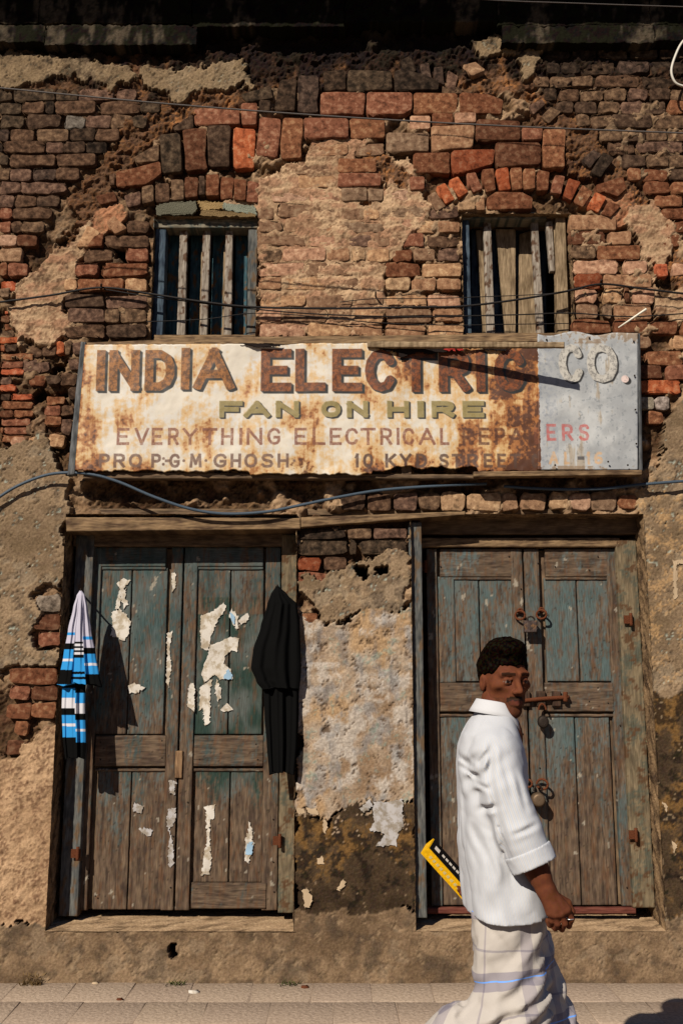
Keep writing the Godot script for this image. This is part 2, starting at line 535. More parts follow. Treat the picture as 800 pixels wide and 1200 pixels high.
# ------------------------------------------------------------------ bricks, each one a piece of the wall
# rows: top and bottom of the course, then the bricks with the letter of their tone
const ROWS := "
58 68|18-40k 641-668k 670-698k 700-735k 737-770k 772-800k
72 86|641-656k 658-680k 682-720k 722-760k 762-800k
89 102|624-643b 645-695b 697-750b 752-800k
104 118|0-14k 17-64k 66-91k 93-133b 137-160b 637-652k 654-679b 680-706b 707-734b 735-759b 760-784b 785-812b
119 133|0-25k 27-52b 54-63k 65-112b 118-165b 166-188k 650-672b 673-699b 700-726b 727-754b 755-780b 782-815r
134 149|0-29k 31-71b 76-100g 101-129b 131-155b 156-171k 674-691b 692-716b 717-764b 767-815b
151 165|0-11k 13-40b 44-80b 83-111k 113-140b 702-729b 730-756b 757-782b 783-815b
166 179|-10-3k 5-53b 54-74b 75-100b 101-125k 712-744b 746-800b
181 195|0-10k 13-65b 67-112b 728-756b 757-783b 784-815b
197 211|0-11b 12-37b 40-65k 66-92b 735-751r 752-783r 784-815b
213 226|0-24b 25-79b 755-785r 786-815r
229 242|0-17b 18-42b 43-70b 766-800r
244 257|0-14r 16-62b 774-812r 303-321p 402-426p 427-444p
259 272|0-12r 14-25b 26-52b 150-175b 303-331p 402-450t 488-511p 512-538p 780-812r
275 288|0-20t 21-44r 122-174b 303-358p 409-434b 500-538b 776-796r
241 255|502-537b
291 306|0-25t 100-131b 149-174r 303-329b 331-381p 384-410p 430-455p 460-482r 484-510p 512-539b
308 323|0-8r 10-32r 89-114r 119-173r 303-357p 359-384p 389-415p 417-445b 451-493r 494-540p 786-812p
326 340|0-4o 5-18o 77-90p 91-145r 147-172p 304-330p 331-385p 388-420p 423-448p 452-480t 482-510p 511-540p
346 360|77-122b 124-172b 304-358p 361-414p 418-448p 450-500p 501-540p
362 377|80-122b 123-140b 141-172b 304-330p 331-385p 386-412p 415-450p 452-505p 507-542p
380 395|75-123b 124-172b 304-358p 359-412p 414-448p 450-498p 500-543p
336 347|0-10t
360 367|4-20o
368 375|0-18r
377 384|3-16r
385 393|0-15b
394 401|0-22o
402 411|0-4o 6-18b
412 420|0-38r
422 430|0-26r
431 438|0-27o
440 449|0-12b
450 457|0-18o
460 467|0-10b 12-36o
469 478|0-37r
480 488|0-14r 15-38r
489 498|0-34r
499 507|0-2r 3-30r
508 516|0-26r
390 399|55-69b
401 416|35-48b 49-65b 67-75o 86-96b
419 434|26-57b 81-93b
438 451|33-52r 55-70b 71-90b
454 468|81-90b
464 474|54-76r
475 487|53-71r 72-86b
488 498|53-71r
490 508|73-84b
492 508|30-51b
510 524|14-30p 32-57p 58-76p
251 269|666-722p
271 286|667-710r 712-739p
287 303|669-698b 699-750r
304 320|671-725p 731-757p
321 337|673-706o 707-764p
338 355|672-700p 705-729p 731-737r 740-766p
356 373|675-701p 706-716t 718-763p
375 390|671-717r 719-759r 761-793r 796-830r
393 408|742-762p 785-830p
411 427|742-752r 755-799r 801-830r
429 444|742-775r 780-830r
446 462|742-797o
465 480|742-766g 767-785g
482 497|757-777r
619 631|350-405k 407-435b 438-477b
633 650|350-407k 409-417k 421-477k
653 669|348-376o 379-406b
672 688|348-386r
718 730|350-371r
698 717|44-71g
719 738|42-71r
740 757|46-71r
783 801|11-67r
804 821|12-35r 38-67r
824 842|9-36r 38-65r
844 861|18-33r
867 884|7-33r
578 598|400-428b 430-458b 461-488b 490-514b 517-545t 547-586t 588-606t 608-640t 642-664t 666-690t 692-722t 725-747r
"
# bricks laid otherwise (arches, soldiers, tumbled ones): tone, then corners
const LOOSE := [
	["k", 283,113, 318,102, 320,117, 290,121], ["k", 328,93, 348,93, 345,131, 321,130], ["k", 350,90, 373,90, 372,134, 348,132],
	["k", 379,84, 405,83, 405,107, 379,107], ["k", 407,83, 459,84, 459,107, 407,107], ["k", 462,83, 494,88, 514,97, 513,107, 462,107],
	["b", 518,97, 541,106, 541,110, 518,110], ["r", 376,110, 427,110, 427,135, 375,134], ["r", 429,110, 482,110, 482,130, 472,136, 429,135],
	["r", 484,110, 536,110, 535,134, 484,134], ["r", 538,110, 572,112, 589,119, 586,135, 538,134],
	["r", 228,127, 281,128, 281,147, 228,147], ["r", 283,121, 301,121, 301,147, 283,147], ["k", 304,119, 317,119, 317,132, 304,132],
	["k", 187,160, 211,157, 214,202, 190,204], ["r", 215,151, 241,150, 242,199, 217,200], ["b", 243,149, 270,149, 270,197, 245,197],
	["o", 275,150, 300,152, 298,198, 273,197], ["r", 304,137, 329,139, 326,186, 300,183], ["r", 331,139, 355,139, 353,187, 328,187],
	["r", 137,203, 188,190, 190,204, 172,217, 137,219], ["b", 158,185, 186,168, 187,190, 159,191], ["b", 203,150, 226,135, 227,151, 205,153],
	["b", 129,206, 135,204, 135,218, 129,218],
	["b", 146,230, 164,224, 166,240, 150,244], ["b", 167,220, 180,217, 181,238, 168,240], ["b", 182,216, 198,214, 199,236, 183,238],
	["b", 201,211, 215,210, 216,234, 202,235], ["r", 217,208, 232,208, 232,232, 217,233], ["b", 234,208, 240,208, 241,230, 234,231],
	["r", 242,206, 257,206, 257,231, 242,231], ["r", 259,208, 274,209, 273,233, 258,234], ["r", 275,211, 289,212, 288,235, 274,235], ["r", 291,213, 304,215, 302,238, 289,237],
	["r", 356,140, 408,140, 408,163, 356,163], ["r", 410,140, 450,140, 450,163, 411,163], ["p", 480,136, 504,137, 504,152, 480,152],
	["r", 506,134, 530,134, 530,147, 506,148], ["p", 532,134, 557,134, 557,145, 532,146], ["t", 452,156, 502,156, 502,178, 452,178], ["p", 504,149, 555,149, 554,175, 505,178],
	["r", 557,141, 609,142, 609,165, 557,166], ["r", 611,150, 634,150, 634,165, 611,165], ["r", 484,181, 527,180, 527,205, 484,203],
	["o", 528,177, 579,175, 577,192, 555,200, 529,204], ["r", 580,168, 633,167, 633,193, 580,196], ["r", 635,152, 661,152, 661,198, 635,199],
	["r", 396,186, 441,186, 441,202, 396,202], ["r", 396,204, 446,204, 446,219, 396,219], ["t", 400,221, 430,221, 430,236, 400,236], ["t", 431,221, 450,223, 448,236, 431,236],
	["r", 480,208, 497,208, 497,224, 480,224],
	["p", 500,231, 509,226, 522,243, 510,249], ["o", 511,219, 521,215, 533,234, 521,240], ["o", 525,213, 536,208, 548,226, 537,233], ["r", 546,205, 556,203, 565,223, 553,228],
	["r", 564,200, 577,198, 580,224, 568,227], ["o", 580,199, 594,197, 598,223, 584,225], ["r", 597,199, 610,198, 611,223, 599,225], ["r", 612,200, 626,199, 626,222, 612,224],
	["r", 629,201, 643,203, 641,225, 628,226], ["r", 650,206, 661,208, 656,229, 644,226], ["o", 665,210, 679,215, 668,237, 658,231], ["r", 682,217, 694,225, 682,243, 671,237],
	["o", 696,226, 710,232, 699,251, 687,243], ["r", 712,236, 727,242, 714,256, 703,251],
	["r", 570,233, 580,226, 610,226, 623,233, 622,246, 570,246], ["r", 697,219, 728,209, 733,222, 722,232, 699,223],
	["p", 125,262, 134,253, 150,268, 136,276], ["p", 90,290, 103,264, 118,272, 106,290], ["r", 103,290, 112,278, 122,275, 120,290],
	["b", 619,126, 634,118, 638,124, 624,136], ["b", 633,138, 645,125, 657,131, 642,146], ["k", 680,188, 694,176, 704,182, 690,198], ["k", 690,204, 706,180, 718,188, 702,210],
	["r", 112,230, 134,225, 138,236, 118,240], ["r", 472,289, 480,275, 496,274, 496,290], ["o", 765,311, 780,310, 781,325, 770,326],
	["k", 470,72, 480,66, 488,84, 476,92], ["k", 492,76, 502,74, 506,94, 496,96], ["k", 508,80, 518,80, 520,102, 510,98], ["b", 524,84, 536,90, 532,108, 522,104],
	["t", 541,78, 556,74, 568,84, 552,92], ["p", 557,238, 566,230, 568,246, 558,246], ["t", 536,240, 555,238, 556,247, 536,248],
	["b", 77,401, 85,400, 82,416, 77,416]]

var brick_meshes := {}

func brick_mesh(poly: PackedVector2Array, depth: float, seed_: float, worn: float) -> ArrayMesh:
	# a worn brick: an outline of corners with points between them, rounded over to a slightly uneven face
	var pts := PackedVector2Array()
	var c := Vector2.ZERO
	for p in poly: c += p / poly.size()
	var size := 1e9
	for i in poly.size():
		var p0 := poly[(i - 1 + poly.size()) % poly.size()]
		var p1 := poly[i]
		var p2 := poly[(i + 1) % poly.size()]
		size = min(size, p1.distance_to(p2))
		var cut: float = 0.09 * min(p0.distance_to(p1), p1.distance_to(p2)) * (0.5 + worn * (0.5 + 0.9 * absf(sin(seed_ * 3.1 + i * 2.3))))
		pts.append(p1 + (p0 - p1).normalized() * cut)
		pts.append(p1 + (p2 - p1).normalized() * cut)
		pts.append(p1.lerp(p2, 0.36))
		if p1.distance_to(p2) > size * 1.3: pts.append(p1.lerp(p2, 0.67))
	var n := pts.size()
	for i in n:
		var q := pts[i]
		pts[i] += Vector2(n_mid.get_noise_2d(q.x + seed_, q.y), n_mid.get_noise_2d(q.x, q.y + seed_)) * size * 0.16 * worn
	var pos := PackedVector3Array()
	var nor := PackedVector3Array()
	for r in 3:
		for i in n:
			var q := pts[i]
			var out := (q - c).normalized()
			var z: float = [-depth, -0.03 * size - 0.0015, 0.0][r]
			var nn := Vector3(out.x, out.y, 0.0)
			if r == 2:
				q -= out * size * 0.05
				z += n_fine.get_noise_2d(q.x + seed_, q.y) * 0.007 * worn - maxf(0.0, n_mid.get_noise_2d(q.x * 1.4 + seed_, q.y * 1.4 + 3.0) - 0.12) * 0.035 * worn
				nn = Vector3(out.x * 0.22, out.y * 0.22, 1.0)
			elif r == 1:
				z += n_mid.get_noise_2d(q.x * 1.7 + seed_, q.y * 1.7) * 0.008 * worn - 0.002
				nn = Vector3(out.x, out.y, 0.55)
			pos.append(Vector3(q.x - c.x, q.y - c.y, z))
			nor.append(nn.normalized())
	for i in n:
		var q: Vector2 = c + (pts[i] - c) * 0.55
		pos.append(Vector3(q.x - c.x, q.y - c.y, n_fine.get_noise_2d(q.x + seed_, q.y) * 0.006 * worn))
		nor.append(Vector3(n_fine.get_noise_2d(q.x + seed_, q.y) * 0.25, n_fine.get_noise_2d(q.y + seed_, q.x) * 0.25, 1.0).normalized())
	pos.append(Vector3(0, 0, 0.001))
	nor.append(Vector3(0, 0, 1))
	var idx := PackedInt32Array()
	for r in 3:
		for i in n:
			var j := (i + 1) % n
			idx.append_array(PackedInt32Array([r * n + i, r * n + j, (r + 1) * n + i, r * n + j, (r + 1) * n + j, (r + 1) * n + i]))
	for i in n: idx.append_array(PackedInt32Array([3 * n + i, 3 * n + (i + 1) % n, 4 * n]))
	var arr := []
	arr.resize(Mesh.ARRAY_MAX)
	arr[Mesh.ARRAY_VERTEX] = pos
	arr[Mesh.ARRAY_NORMAL] = nor
	arr[Mesh.ARRAY_INDEX] = idx
	var m := ArrayMesh.new()
	m.add_surface_from_arrays(Mesh.PRIMITIVE_TRIANGLES, arr)
	return m

func add_brick(poly: PackedVector2Array, tone: String, zf: float, worn: float, mesh: ArrayMesh = null, scale_ := Vector3.ONE):
	var c := Vector2.ZERO
	for p in poly: c += p / poly.size()
	var o := put(mesh if mesh else brick_mesh(poly, 0.07, rng.randf() * 50.0, worn), "brick", mats["clay_%s%d" % [tone, rng.randi() % 4]], wall_node, Vector3(c.x, c.y, zf))
	o.scale = scale_
	o.rotation = Vector3(rng.randf_range(-0.05, 0.05), rng.randf_range(-0.04, 0.04), rng.randf_range(-0.012, 0.012))
	return o

func build_bricks():
	# shared shapes: three proportions, six of each
	var shapes := {}
	for k in 3:
		var w: float = [0.20, 0.125, 0.075][k]
		shapes[k] = []
		for s in 6:
			shapes[k].append(brick_mesh(PackedVector2Array([Vector2(-w / 2, 0.036), Vector2(w / 2, 0.036), Vector2(w / 2, -0.036), Vector2(-w / 2, -0.036)]), 0.07, s * 7.3 + k * 3.1, 0.9 + 0.25 * (s % 3)))
	for line in ROWS.split("\n", false):
		var part := line.split("|")
		var vv := part[0].split(" ")
		for w in part[1].split(" ", false):
			var tone := w.right(1)
			var body := w.left(-1)
			var cut := body.find("-", 1)
			var u0 := float(body.left(cut))
			var u1 := float(body.substr(cut + 1))
			var jit := rng.randf_range(-0.6, 0.6)
			var a := at(u0, float(vv[0]) + jit + 0.3)
			var b := at(u1, float(vv[1]) + jit + rng.randf_range(-0.7, 0.2))
			var wid := b.x - a.x
			var hei := a.y - b.y
			var kind := 0 if wid / hei > 2.1 else (1 if wid / hei > 1.3 else 2)
			var ref: Array = [[0.20], [0.125], [0.075]]
			var mesh: ArrayMesh = shapes[kind][rng.randi() % 6]
			var zf := rng.randf_range(-0.004, 0.010)
			if tone == "p" or tone == "t": zf = rng.randf_range(0.002, 0.009)
			var u := (u0 + u1) / 2.0
			var v := float(vv[0])
			if u < 60.0 and v > 320.0 and v < 520.0: zf = rng.randf_range(-0.03, 0.0)
			if v > 575.0 and v < 600.0: zf = 0.012
			var flip := -1.0 if rng.randf() < 0.5 else 1.0
			var c := (a + b) / 2.0
			var o := put(mesh, "brick", mats["clay_%s%d" % [tone, rng.randi() % 4]], wall_node, Vector3(c.x, c.y, zf))
			o.scale = Vector3(wid / float(ref[kind][0]), hei / 0.072, 1.0)
			o.rotation = Vector3(rng.randf_range(-0.06, 0.06), rng.randf_range(-0.05, 0.05), rng.randf_range(-0.015, 0.015) + (PI if flip < 0.0 else 0.0))
	# bricks half drowned in the lime smear between the windows
	for e in [[190, 204, [345, 392]], [206, 220, [350, 393]], [222, 236, [318, 360, 362, 398, 452, 478]], [239, 254, [324, 368, 371, 400, 447, 498]], [257, 271, [334, 378, 380, 400, 452, 486]], [274, 288, [361, 406, 437, 470]], [291, 305, [412, 428]], [168, 182, [366, 408, 412, 450]]]:
		for k in range(0, e[2].size(), 2):
			var a := at(e[2][k], e[0])
			var b := at(e[2][k + 1], e[1])
			var o := put(shapes[0][rng.randi() % 6], "brick", mats["clay_%s%d" % ["p" if rng.randf() < 0.6 else "t", rng.randi() % 4]], wall_node, Vector3((a.x + b.x) / 2, (a.y + b.y) / 2, rng.randf_range(-0.001, 0.005)))
			o.scale = Vector3((b.x - a.x) / 0.2, (a.y - b.y) / 0.072, 1.0)
			o.rotation = Vector3(rng.randf_range(-0.08, 0.08), rng.randf_range(-0.06, 0.06), 0)
	# the courses run on past both edges of the view
	var st := SurfaceTool.new()
	for line in ROWS.split("\n", false):
		var part := line.split("|")
		var vv := part[0].split(" ")
		if float(vv[0]) > 520.0: continue
		for side in [-1, 1]:
			var u: float = -4.0 if side < 0 else 818.0
			while absf(u - 400.0) < 560.0:
				var wd := rng.randf_range(24.0, 50.0)
				var a := at(u if side > 0 else u - wd, float(vv[0]) + 0.5)
				var b := at(u + wd if side > 0 else u, float(vv[1]) - 0.5)
				u += side * (wd + 2.0)
				if b.y < 2.9: continue
				var w := b.x - a.x
				var hgt := a.y - b.y
				st.append_from(shapes[0][rng.randi() % 6], 0, Transform3D(Basis.from_scale(Vector3(w / 0.2, hgt / 0.072, 1.0)), Vector3((a.x + b.x) / 2, (a.y + b.y) / 2, rng.randf_range(-0.01, 0.006))))
	put(st.commit(), "farther_bricks", mats["clay_b2"], wall_node).set_meta("kind", "stuff")
	for l in LOOSE:
		var poly := PackedVector2Array()
		for i in range(1, l.size(), 2):
			var p := at(l[i], l[i + 1])
			poly.append(Vector2(p.x, p.y))
		add_brick(poly, l[0], rng.randf_range(0.006, 0.024), 0.45)
	join_small_bricks()

# the three hundred or so largest bricks stay pieces of their own; the small fry becomes one part
func join_small_bricks():
	var all := []
	for o in wall_node.get_children():
		if o is MeshInstance3D and str(o.name).begins_with("brick"):
			var s: Vector3 = o.mesh.get_aabb().size * o.scale
			all.append([s.x * s.y, all.size(), o])
	all.sort_custom(func(a, b): return a[0] > b[0] if a[0] != b[0] else a[1] < b[1])
	print("bricks in all ", all.size())
	var tools := {}
	for k in range(320, all.size()):
		var o: MeshInstance3D = all[k][2]
		var m: Material = o.material_override
		if not tools.has(m): tools[m] = SurfaceTool.new()
		tools[m].append_from(o.mesh, 0, o.transform)
		wall_node.remove_child(o)
		o.free()
	var mesh: ArrayMesh = null
	for m in tools:
		tools[m].set_material(m)
		mesh = tools[m].commit(mesh) if mesh else tools[m].commit()
	if mesh: put(mesh, "small_bricks", null, wall_node).set_meta("kind", "stuff")

# ------------------------------------------------------------------ street
func build_ground():
	var g := PlaneMesh.new()
	g.size = Vector2(240, 240)
	material("earth", Color(0.42, 0.36, 0.30), 0.95, "grain", Vector3(0.7, 0.7, 0.7), 0.4, "bump")
	tag(put(g, "ground", mats.earth, self, Vector3(0, -0.062, 0)), "dusty ground of the street in front of the shop", "", "", "structure")
	var pave := Node3D.new()
	pave.name = "pavement"
	add_child(pave)
	tag(pave, "worn beige paving slabs along the foot of the wall", "", "", "structure")
	material("bed", Color(0.58, 0.51, 0.445), 0.95, "grain", Vector3(2, 2, 2), 0.3, "bump")
	var bed := BoxMesh.new()
	bed.size = Vector3(9.0, 0.05, 3.2)
	put(bed, "bedding", mats.bed, pave, Vector3(0, -0.0280, 1.58))
	# slabs laid askew to the wall, almost flush, with hairline sunken joints
	for k in 4:
		material("slab%d" % k, [Color(0.62, 0.55, 0.48), Color(0.61, 0.54, 0.475), Color(0.625, 0.555, 0.485), Color(0.605, 0.535, 0.47)][k], 0.92, "grain", Vector3(1.3, 1.3, 1.3), 0.35, "bump", false, 0.2)
	var shapes := []
	for s in 5:
		var hw := 0.1465
		var hd := 0.147
		var st := SurfaceTool.new()
		st.begin(Mesh.PRIMITIVE_TRIANGLES)
		var q := []
		for r in 3:
			var y: float = [-0.02, -0.003, 0.0][r]
			var ins: float = [0.0, 0.0, 0.005][r]
			for c in 4:
				var sx: float = [-1, 1, 1, -1][c]
				var sz: float = [-1, -1, 1, 1][c]
				q.append(Vector3(sx * (hw - ins) + 0.003 * sin(s * 5.1 + c * 2.3), y + 0.0012 * sin(s * 3.7 + c * 1.9), sz * (hd - ins) + 0.003 * sin(s * 2.1 + c * 4.7)))
		for p in q: st.add_vertex(p)
		for r in 2:
			for c in 4:
				var d := (c + 1) % 4
				for i in [r * 4 + c, (r + 1) * 4 + c, r * 4 + d, r * 4 + d, (r + 1) * 4 + c, (r + 1) * 4 + d]: st.add_index(i)
		for i in [8, 11, 9, 9, 11, 10]: st.add_index(i)
		st.generate_normals()
		shapes.append(st.commit())
	for j in 10:
		for i in range(-8, 9):
			var p := Vector3(i * 0.297 + (0.11 if j % 2 else 0.0), rng.randf_range(-0.002, 0.002), 0.175 + j * 0.298)
			if abs(p.x) > 2.5: continue
			var o := put(shapes[rng.randi() % 5], "paving_slab", mats["slab%d" % (rng.randi() % 4)], pave, p)
			o.rotation.y = rng.randf_range(-0.006, 0.006)

# ------------------------------------------------------------------ timber
# a board: front corners tl tr br bl, thickness going back from the face, coloured by paint(u, v, p) over bare wood
func board(tl: Vector3, tr: Vector3, br: Vector3, bl: Vector3, thick: float, paint: Callable, step := 0.009, wobble := 0.0015, wear := 0.002) -> ArrayMesh:
	var w := tl.distance_to(tr)
	var h := tl.distance_to(bl)
	var nx := int(clamp(ceil(w / step), 2, 140))
	var ny := int(clamp(ceil(h / step), 2, 260))
	var n := (bl - tl).cross(tr - tl).normalized()
	var bev: float = min(0.004, min(w, h) * 0.2)
	var pos := PackedVector3Array()
	var col := PackedColorArray()
	var sx := [0.0, 0.0]
	for i in nx + 1: sx.append(lerpf(bev / w, 1.0 - bev / w, float(i) / nx))
	sx.append_array([1.0, 1.0])
	var sy := [0.0, 0.0]
	for j in ny + 1: sy.append(lerpf(bev / h, 1.0 - bev / h, float(j) / ny))
	sy.append_array([1.0, 1.0])
	var cx := sx.size()
	var cy := sy.size()
	for j in cy:
		for i in cx:
			var p: Vector3 = tl.lerp(tr, sx[i]).lerp(bl.lerp(br, sx[i]), sy[j])
			var q := Vector2(p.x * 1.0 + p.z, p.y)
			var edge := i < 2 or j < 2 or i > cx - 3 or j > cy - 3
			var back := i == 0 or j == 0 or i == cx - 1 or j == cy - 1
			if edge:
				p += (tr - tl).normalized() * wear * n_mid.get_noise_2d(q.x * 1.5 + 4.0, q.y * 2.0) * (1.0 if (i < 2 or i > cx - 3) else 0.0)
				p += (tl - bl).normalized() * wear * n_mid.get_noise_2d(q.x * 2.0, q.y * 1.5 + 8.0) * (1.0 if (j < 2 or j > cy - 3) else 0.0)
			if back: p -= n * thick
			elif edge: p -= n * bev * 0.8
			else: p += n * wobble * (n_mid.get_noise_2d(q.x * 0.8 + 3.3, q.y * 0.3) + 0.4 * n_fine.get_noise_2d(q.x, q.y * 0.3))
			pos.append(p)
			col.append(paint.call(p))
	return sheet(cx, cy, pos, col)

func rect(u0: float, u1: float, v0: float, v1: float, z: float) -> Array:   # an upright rectangle on the plane z
	var x0 := at(u0, (v0 + v1) / 2.0, z).x
	var x1 := at(u1, (v0 + v1) / 2.0, z).x
	var y0 := at(400, v0, z).y
	var y1 := at(400, v1, z).y
	return [Vector3(x0, y0, z), Vector3(x1, y0, z), Vector3(x1, y1, z), Vector3(x0, y1, z)]

func rect_board(r: Array, thick: float, paint: Callable, step := 0.009) -> ArrayMesh:
	return board(r[0], r[1], r[2], r[3], thick, paint, step)

func wood_tone(p: Vector3, a: Color, b: Color, across := false) -> Color:
	var s := n_mid.get_noise_2d(p.x * 5.0, p.y * 0.35) if not across else n_mid.get_noise_2d(p.x * 0.35, p.y * 5.0)
	var f := n_fine.get_noise_2d(p.x * 3.0, p.y * 0.25) if not across else n_fine.get_noise_2d(p.x * 0.25, p.y * 3.0)
	var m := n_mid.get_noise_2d(p.x + 17.0, p.y)
	return a.lerp(b, clampf(0.5 + s * 0.8 + f * 0.6 + m * 0.4, 0, 1))

func paint_bare(p: Vector3) -> Color: return wood_tone(p, lin(88, 66, 48), lin(142, 114, 86))
func paint_bare_across(p: Vector3) -> Color: return wood_tone(p, lin(92, 70, 52), lin(146, 120, 92), true)
func paint_lintel(p: Vector3) -> Color: return wood_tone(p, lin(74, 58, 44), lin(136, 112, 84), true)
func paint_dark(p: Vector3) -> Color: return wood_tone(p, lin(70, 57, 46), lin(118, 98, 77), true)
func paint_frame_grey(p: Vector3) -> Color:
	var c := wood_tone(p, lin(56, 59, 61), lin(102, 102, 98))
	return c.lerp(lin(96, 78, 60), sm(0.1, 0.4, n_mid.get_noise_2d(p.x * 2.0, p.y * 0.8 + 3.0)))
func paint_frame_navy(p: Vector3) -> Color: return wood_tone(p, lin(34, 44, 58), lin(74, 88, 100))
func paint_bar(p: Vector3) -> Color:
	var c := wood_tone(p, lin(104, 94, 84), lin(156, 146, 134))
	return c.lerp(lin(86, 64, 50), sm(0.25, 0.5, n_fine.get_noise_2d(p.x * 0.7, p.y * 0.4) + n_mid.get_noise_2d(p.x, p.y + 5.0)))
func paint_shutter(p: Vector3) -> Color:
	var c := wood_tone(p, lin(40, 62, 72), lin(66, 98, 108))
	return c.lerp(lin(104, 78, 52), sm(0.15, 0.35, n_mid.get_noise_2d(p.x * 2.0 + 9.0, p.y)))
func paint_pale_board(p: Vector3) -> Color: return wood_tone(p, lin(98, 82, 62), lin(150, 130, 104))
func paint_post_peeling(p: Vector3) -> Color:
	var c := wood_tone(p, lin(84, 75, 60), lin(122, 108, 86))
	var m := n_mid.get_noise_2d(p.x, p.y * 0.6) + 0.6 * n_fine.get_noise_2d(p.x, p.y)
	c = c.lerp(lin(62, 74, 68), sm(0.05, 0.4, m) * 0.6)
	return c.lerp(lin(84, 62, 44), sm(0.2, 0.4, n_mid.get_noise_2d(p.x + 7.0, p.y) + 0.5 * n_fine.get_noise_2d(p.y, p.x)))

# weathered doors: how much of the old oil paint is left on each spot, and which colour it had
func old_paint(p: Vector3, amount: float, hue: Color, across: bool) -> Color:
	var c := wood_tone(p, lin(62, 51, 43), lin(106, 89, 73), across)
	var m := n_mid.get_noise_2d(p.x * 1.2, p.y * 0.22) * 0.55 + n_big.get_noise_2d(p.x * 1.5, p.y * 0.8) * 0.6 + n_fine.get_noise_2d(p.x * 1.6, p.y * 0.30) * 0.55 + n_fine.get_noise_2d(p.x * 1.2 + 9.0, p.y) * 0.3
	var h2 := hue.lerp(lin(92, 98, 96), clampf(0.3 + n_mid.get_noise_2d(p.x * 0.6 + 40.0, p.y * 0.3) * 1.4, 0, 0.75))
	c = c.lerp(h2, sm(-0.34, 0.34, amount + m * 1.1) * 0.9)
	# brown runs of rust, pale scraps of primer, knots
	c = c.lerp(lin(96, 66, 44), sm(0.15, 0.5, n_mid.get_noise_2d(p.x * 3.0 + 70.0, p.y * 0.35) + n_fine.get_noise_2d(p.x, p.y * 0.3) * 0.4) * 0.5)
	if n_fine.get_noise_2d(p.x * 0.5 + 90.0, p.y * 0.35) * 0.8 + n_mid.get_noise_2d(p.x * 1.1 + 50.0, p.y * 0.5) > 0.80: c = c.lerp(lin(150, 142, 128), 0.85)
	if n_fine.get_noise_2d(p.x * 1.1 + 60.0, p.y * 0.8) > 0.60: c = c.lerp(lin(40, 32, 26), 0.7)
	return c

func paint_left_leaf(p: Vector3) -> Color:
	var q := survey(p)
	var a := 0.28 if q.y < 862.0 else (0.05 - (q.y - 900.0) / 110.0)
	if q.y > 790.0 and q.y < 862.0: a -= (q.y - 790.0) / 110.0
	return old_paint(p, a, lin(60, 80, 81), false)
func paint_green_leaf(p: Vector3) -> Color:
	var q := survey(p)
	var a := 0.1 if q.y < 720.0 else 0.75
	if q.y > 862.0: a = 0.5 - (q.y - 898.0) / 55.0
	return old_paint(p, a, lin(36, 58, 53) if q.y > 700.0 else lin(58, 74, 74), false)
func paint_stile(p: Vector3) -> Color:
	var q := survey(p)
	return old_paint(p, 0.22 - (q.y - 700.0) / 320.0, lin(58, 76, 77), false)
func paint_rail(p: Vector3) -> Color:
	var q := survey(p)
	return old_paint(p, (0.3 if q.y < 700.0 else -0.45), lin(58, 74, 74), true)
func paint_right_leaf(p: Vector3) -> Color:
	var q := survey(p)
	var a := 0.2 if q.y < 800.0 else 0.34 - (q.y - 840.0) / 120.0
	return old_paint(p, a, lin(76, 93, 94), false)
func paint_right_stile(p: Vector3) -> Color: return old_paint(p, -0.18, lin(74, 86, 86), false)
func paint_right_rail(p: Vector3) -> Color: return old_paint(p, -0.42, lin(80, 96, 98), true)

func node_in(parent: Node, called: String) -> Node3D:
	var o := Node3D.new()
	o.name = called
	parent.add_child(o, true)
	return o

func frame_strip(d: Node, u0, u1, v0, v1, z, thick, paint: Callable, called: String, across := false, step := 0.009):
	return put(rect_board(rect(u0, u1, v0, v1, z), thick, paint, step), called, mats.wood_flat if across else mats.wood, d)

# iron nail heads hammered into rails
func nails(d: Node, list: Array, z: float):
	for i in range(0, list.size(), 2):
		var s := SphereMesh.new()
		s.radius = 0.0045
		s.height = 0.009
		s.radial_segments = 8
		s.rings = 4
		var o := put(s, "nail", mats.iron, d, at(list[i], list[i + 1], z))
		o.scale = Vector3(1, 1, 0.5)

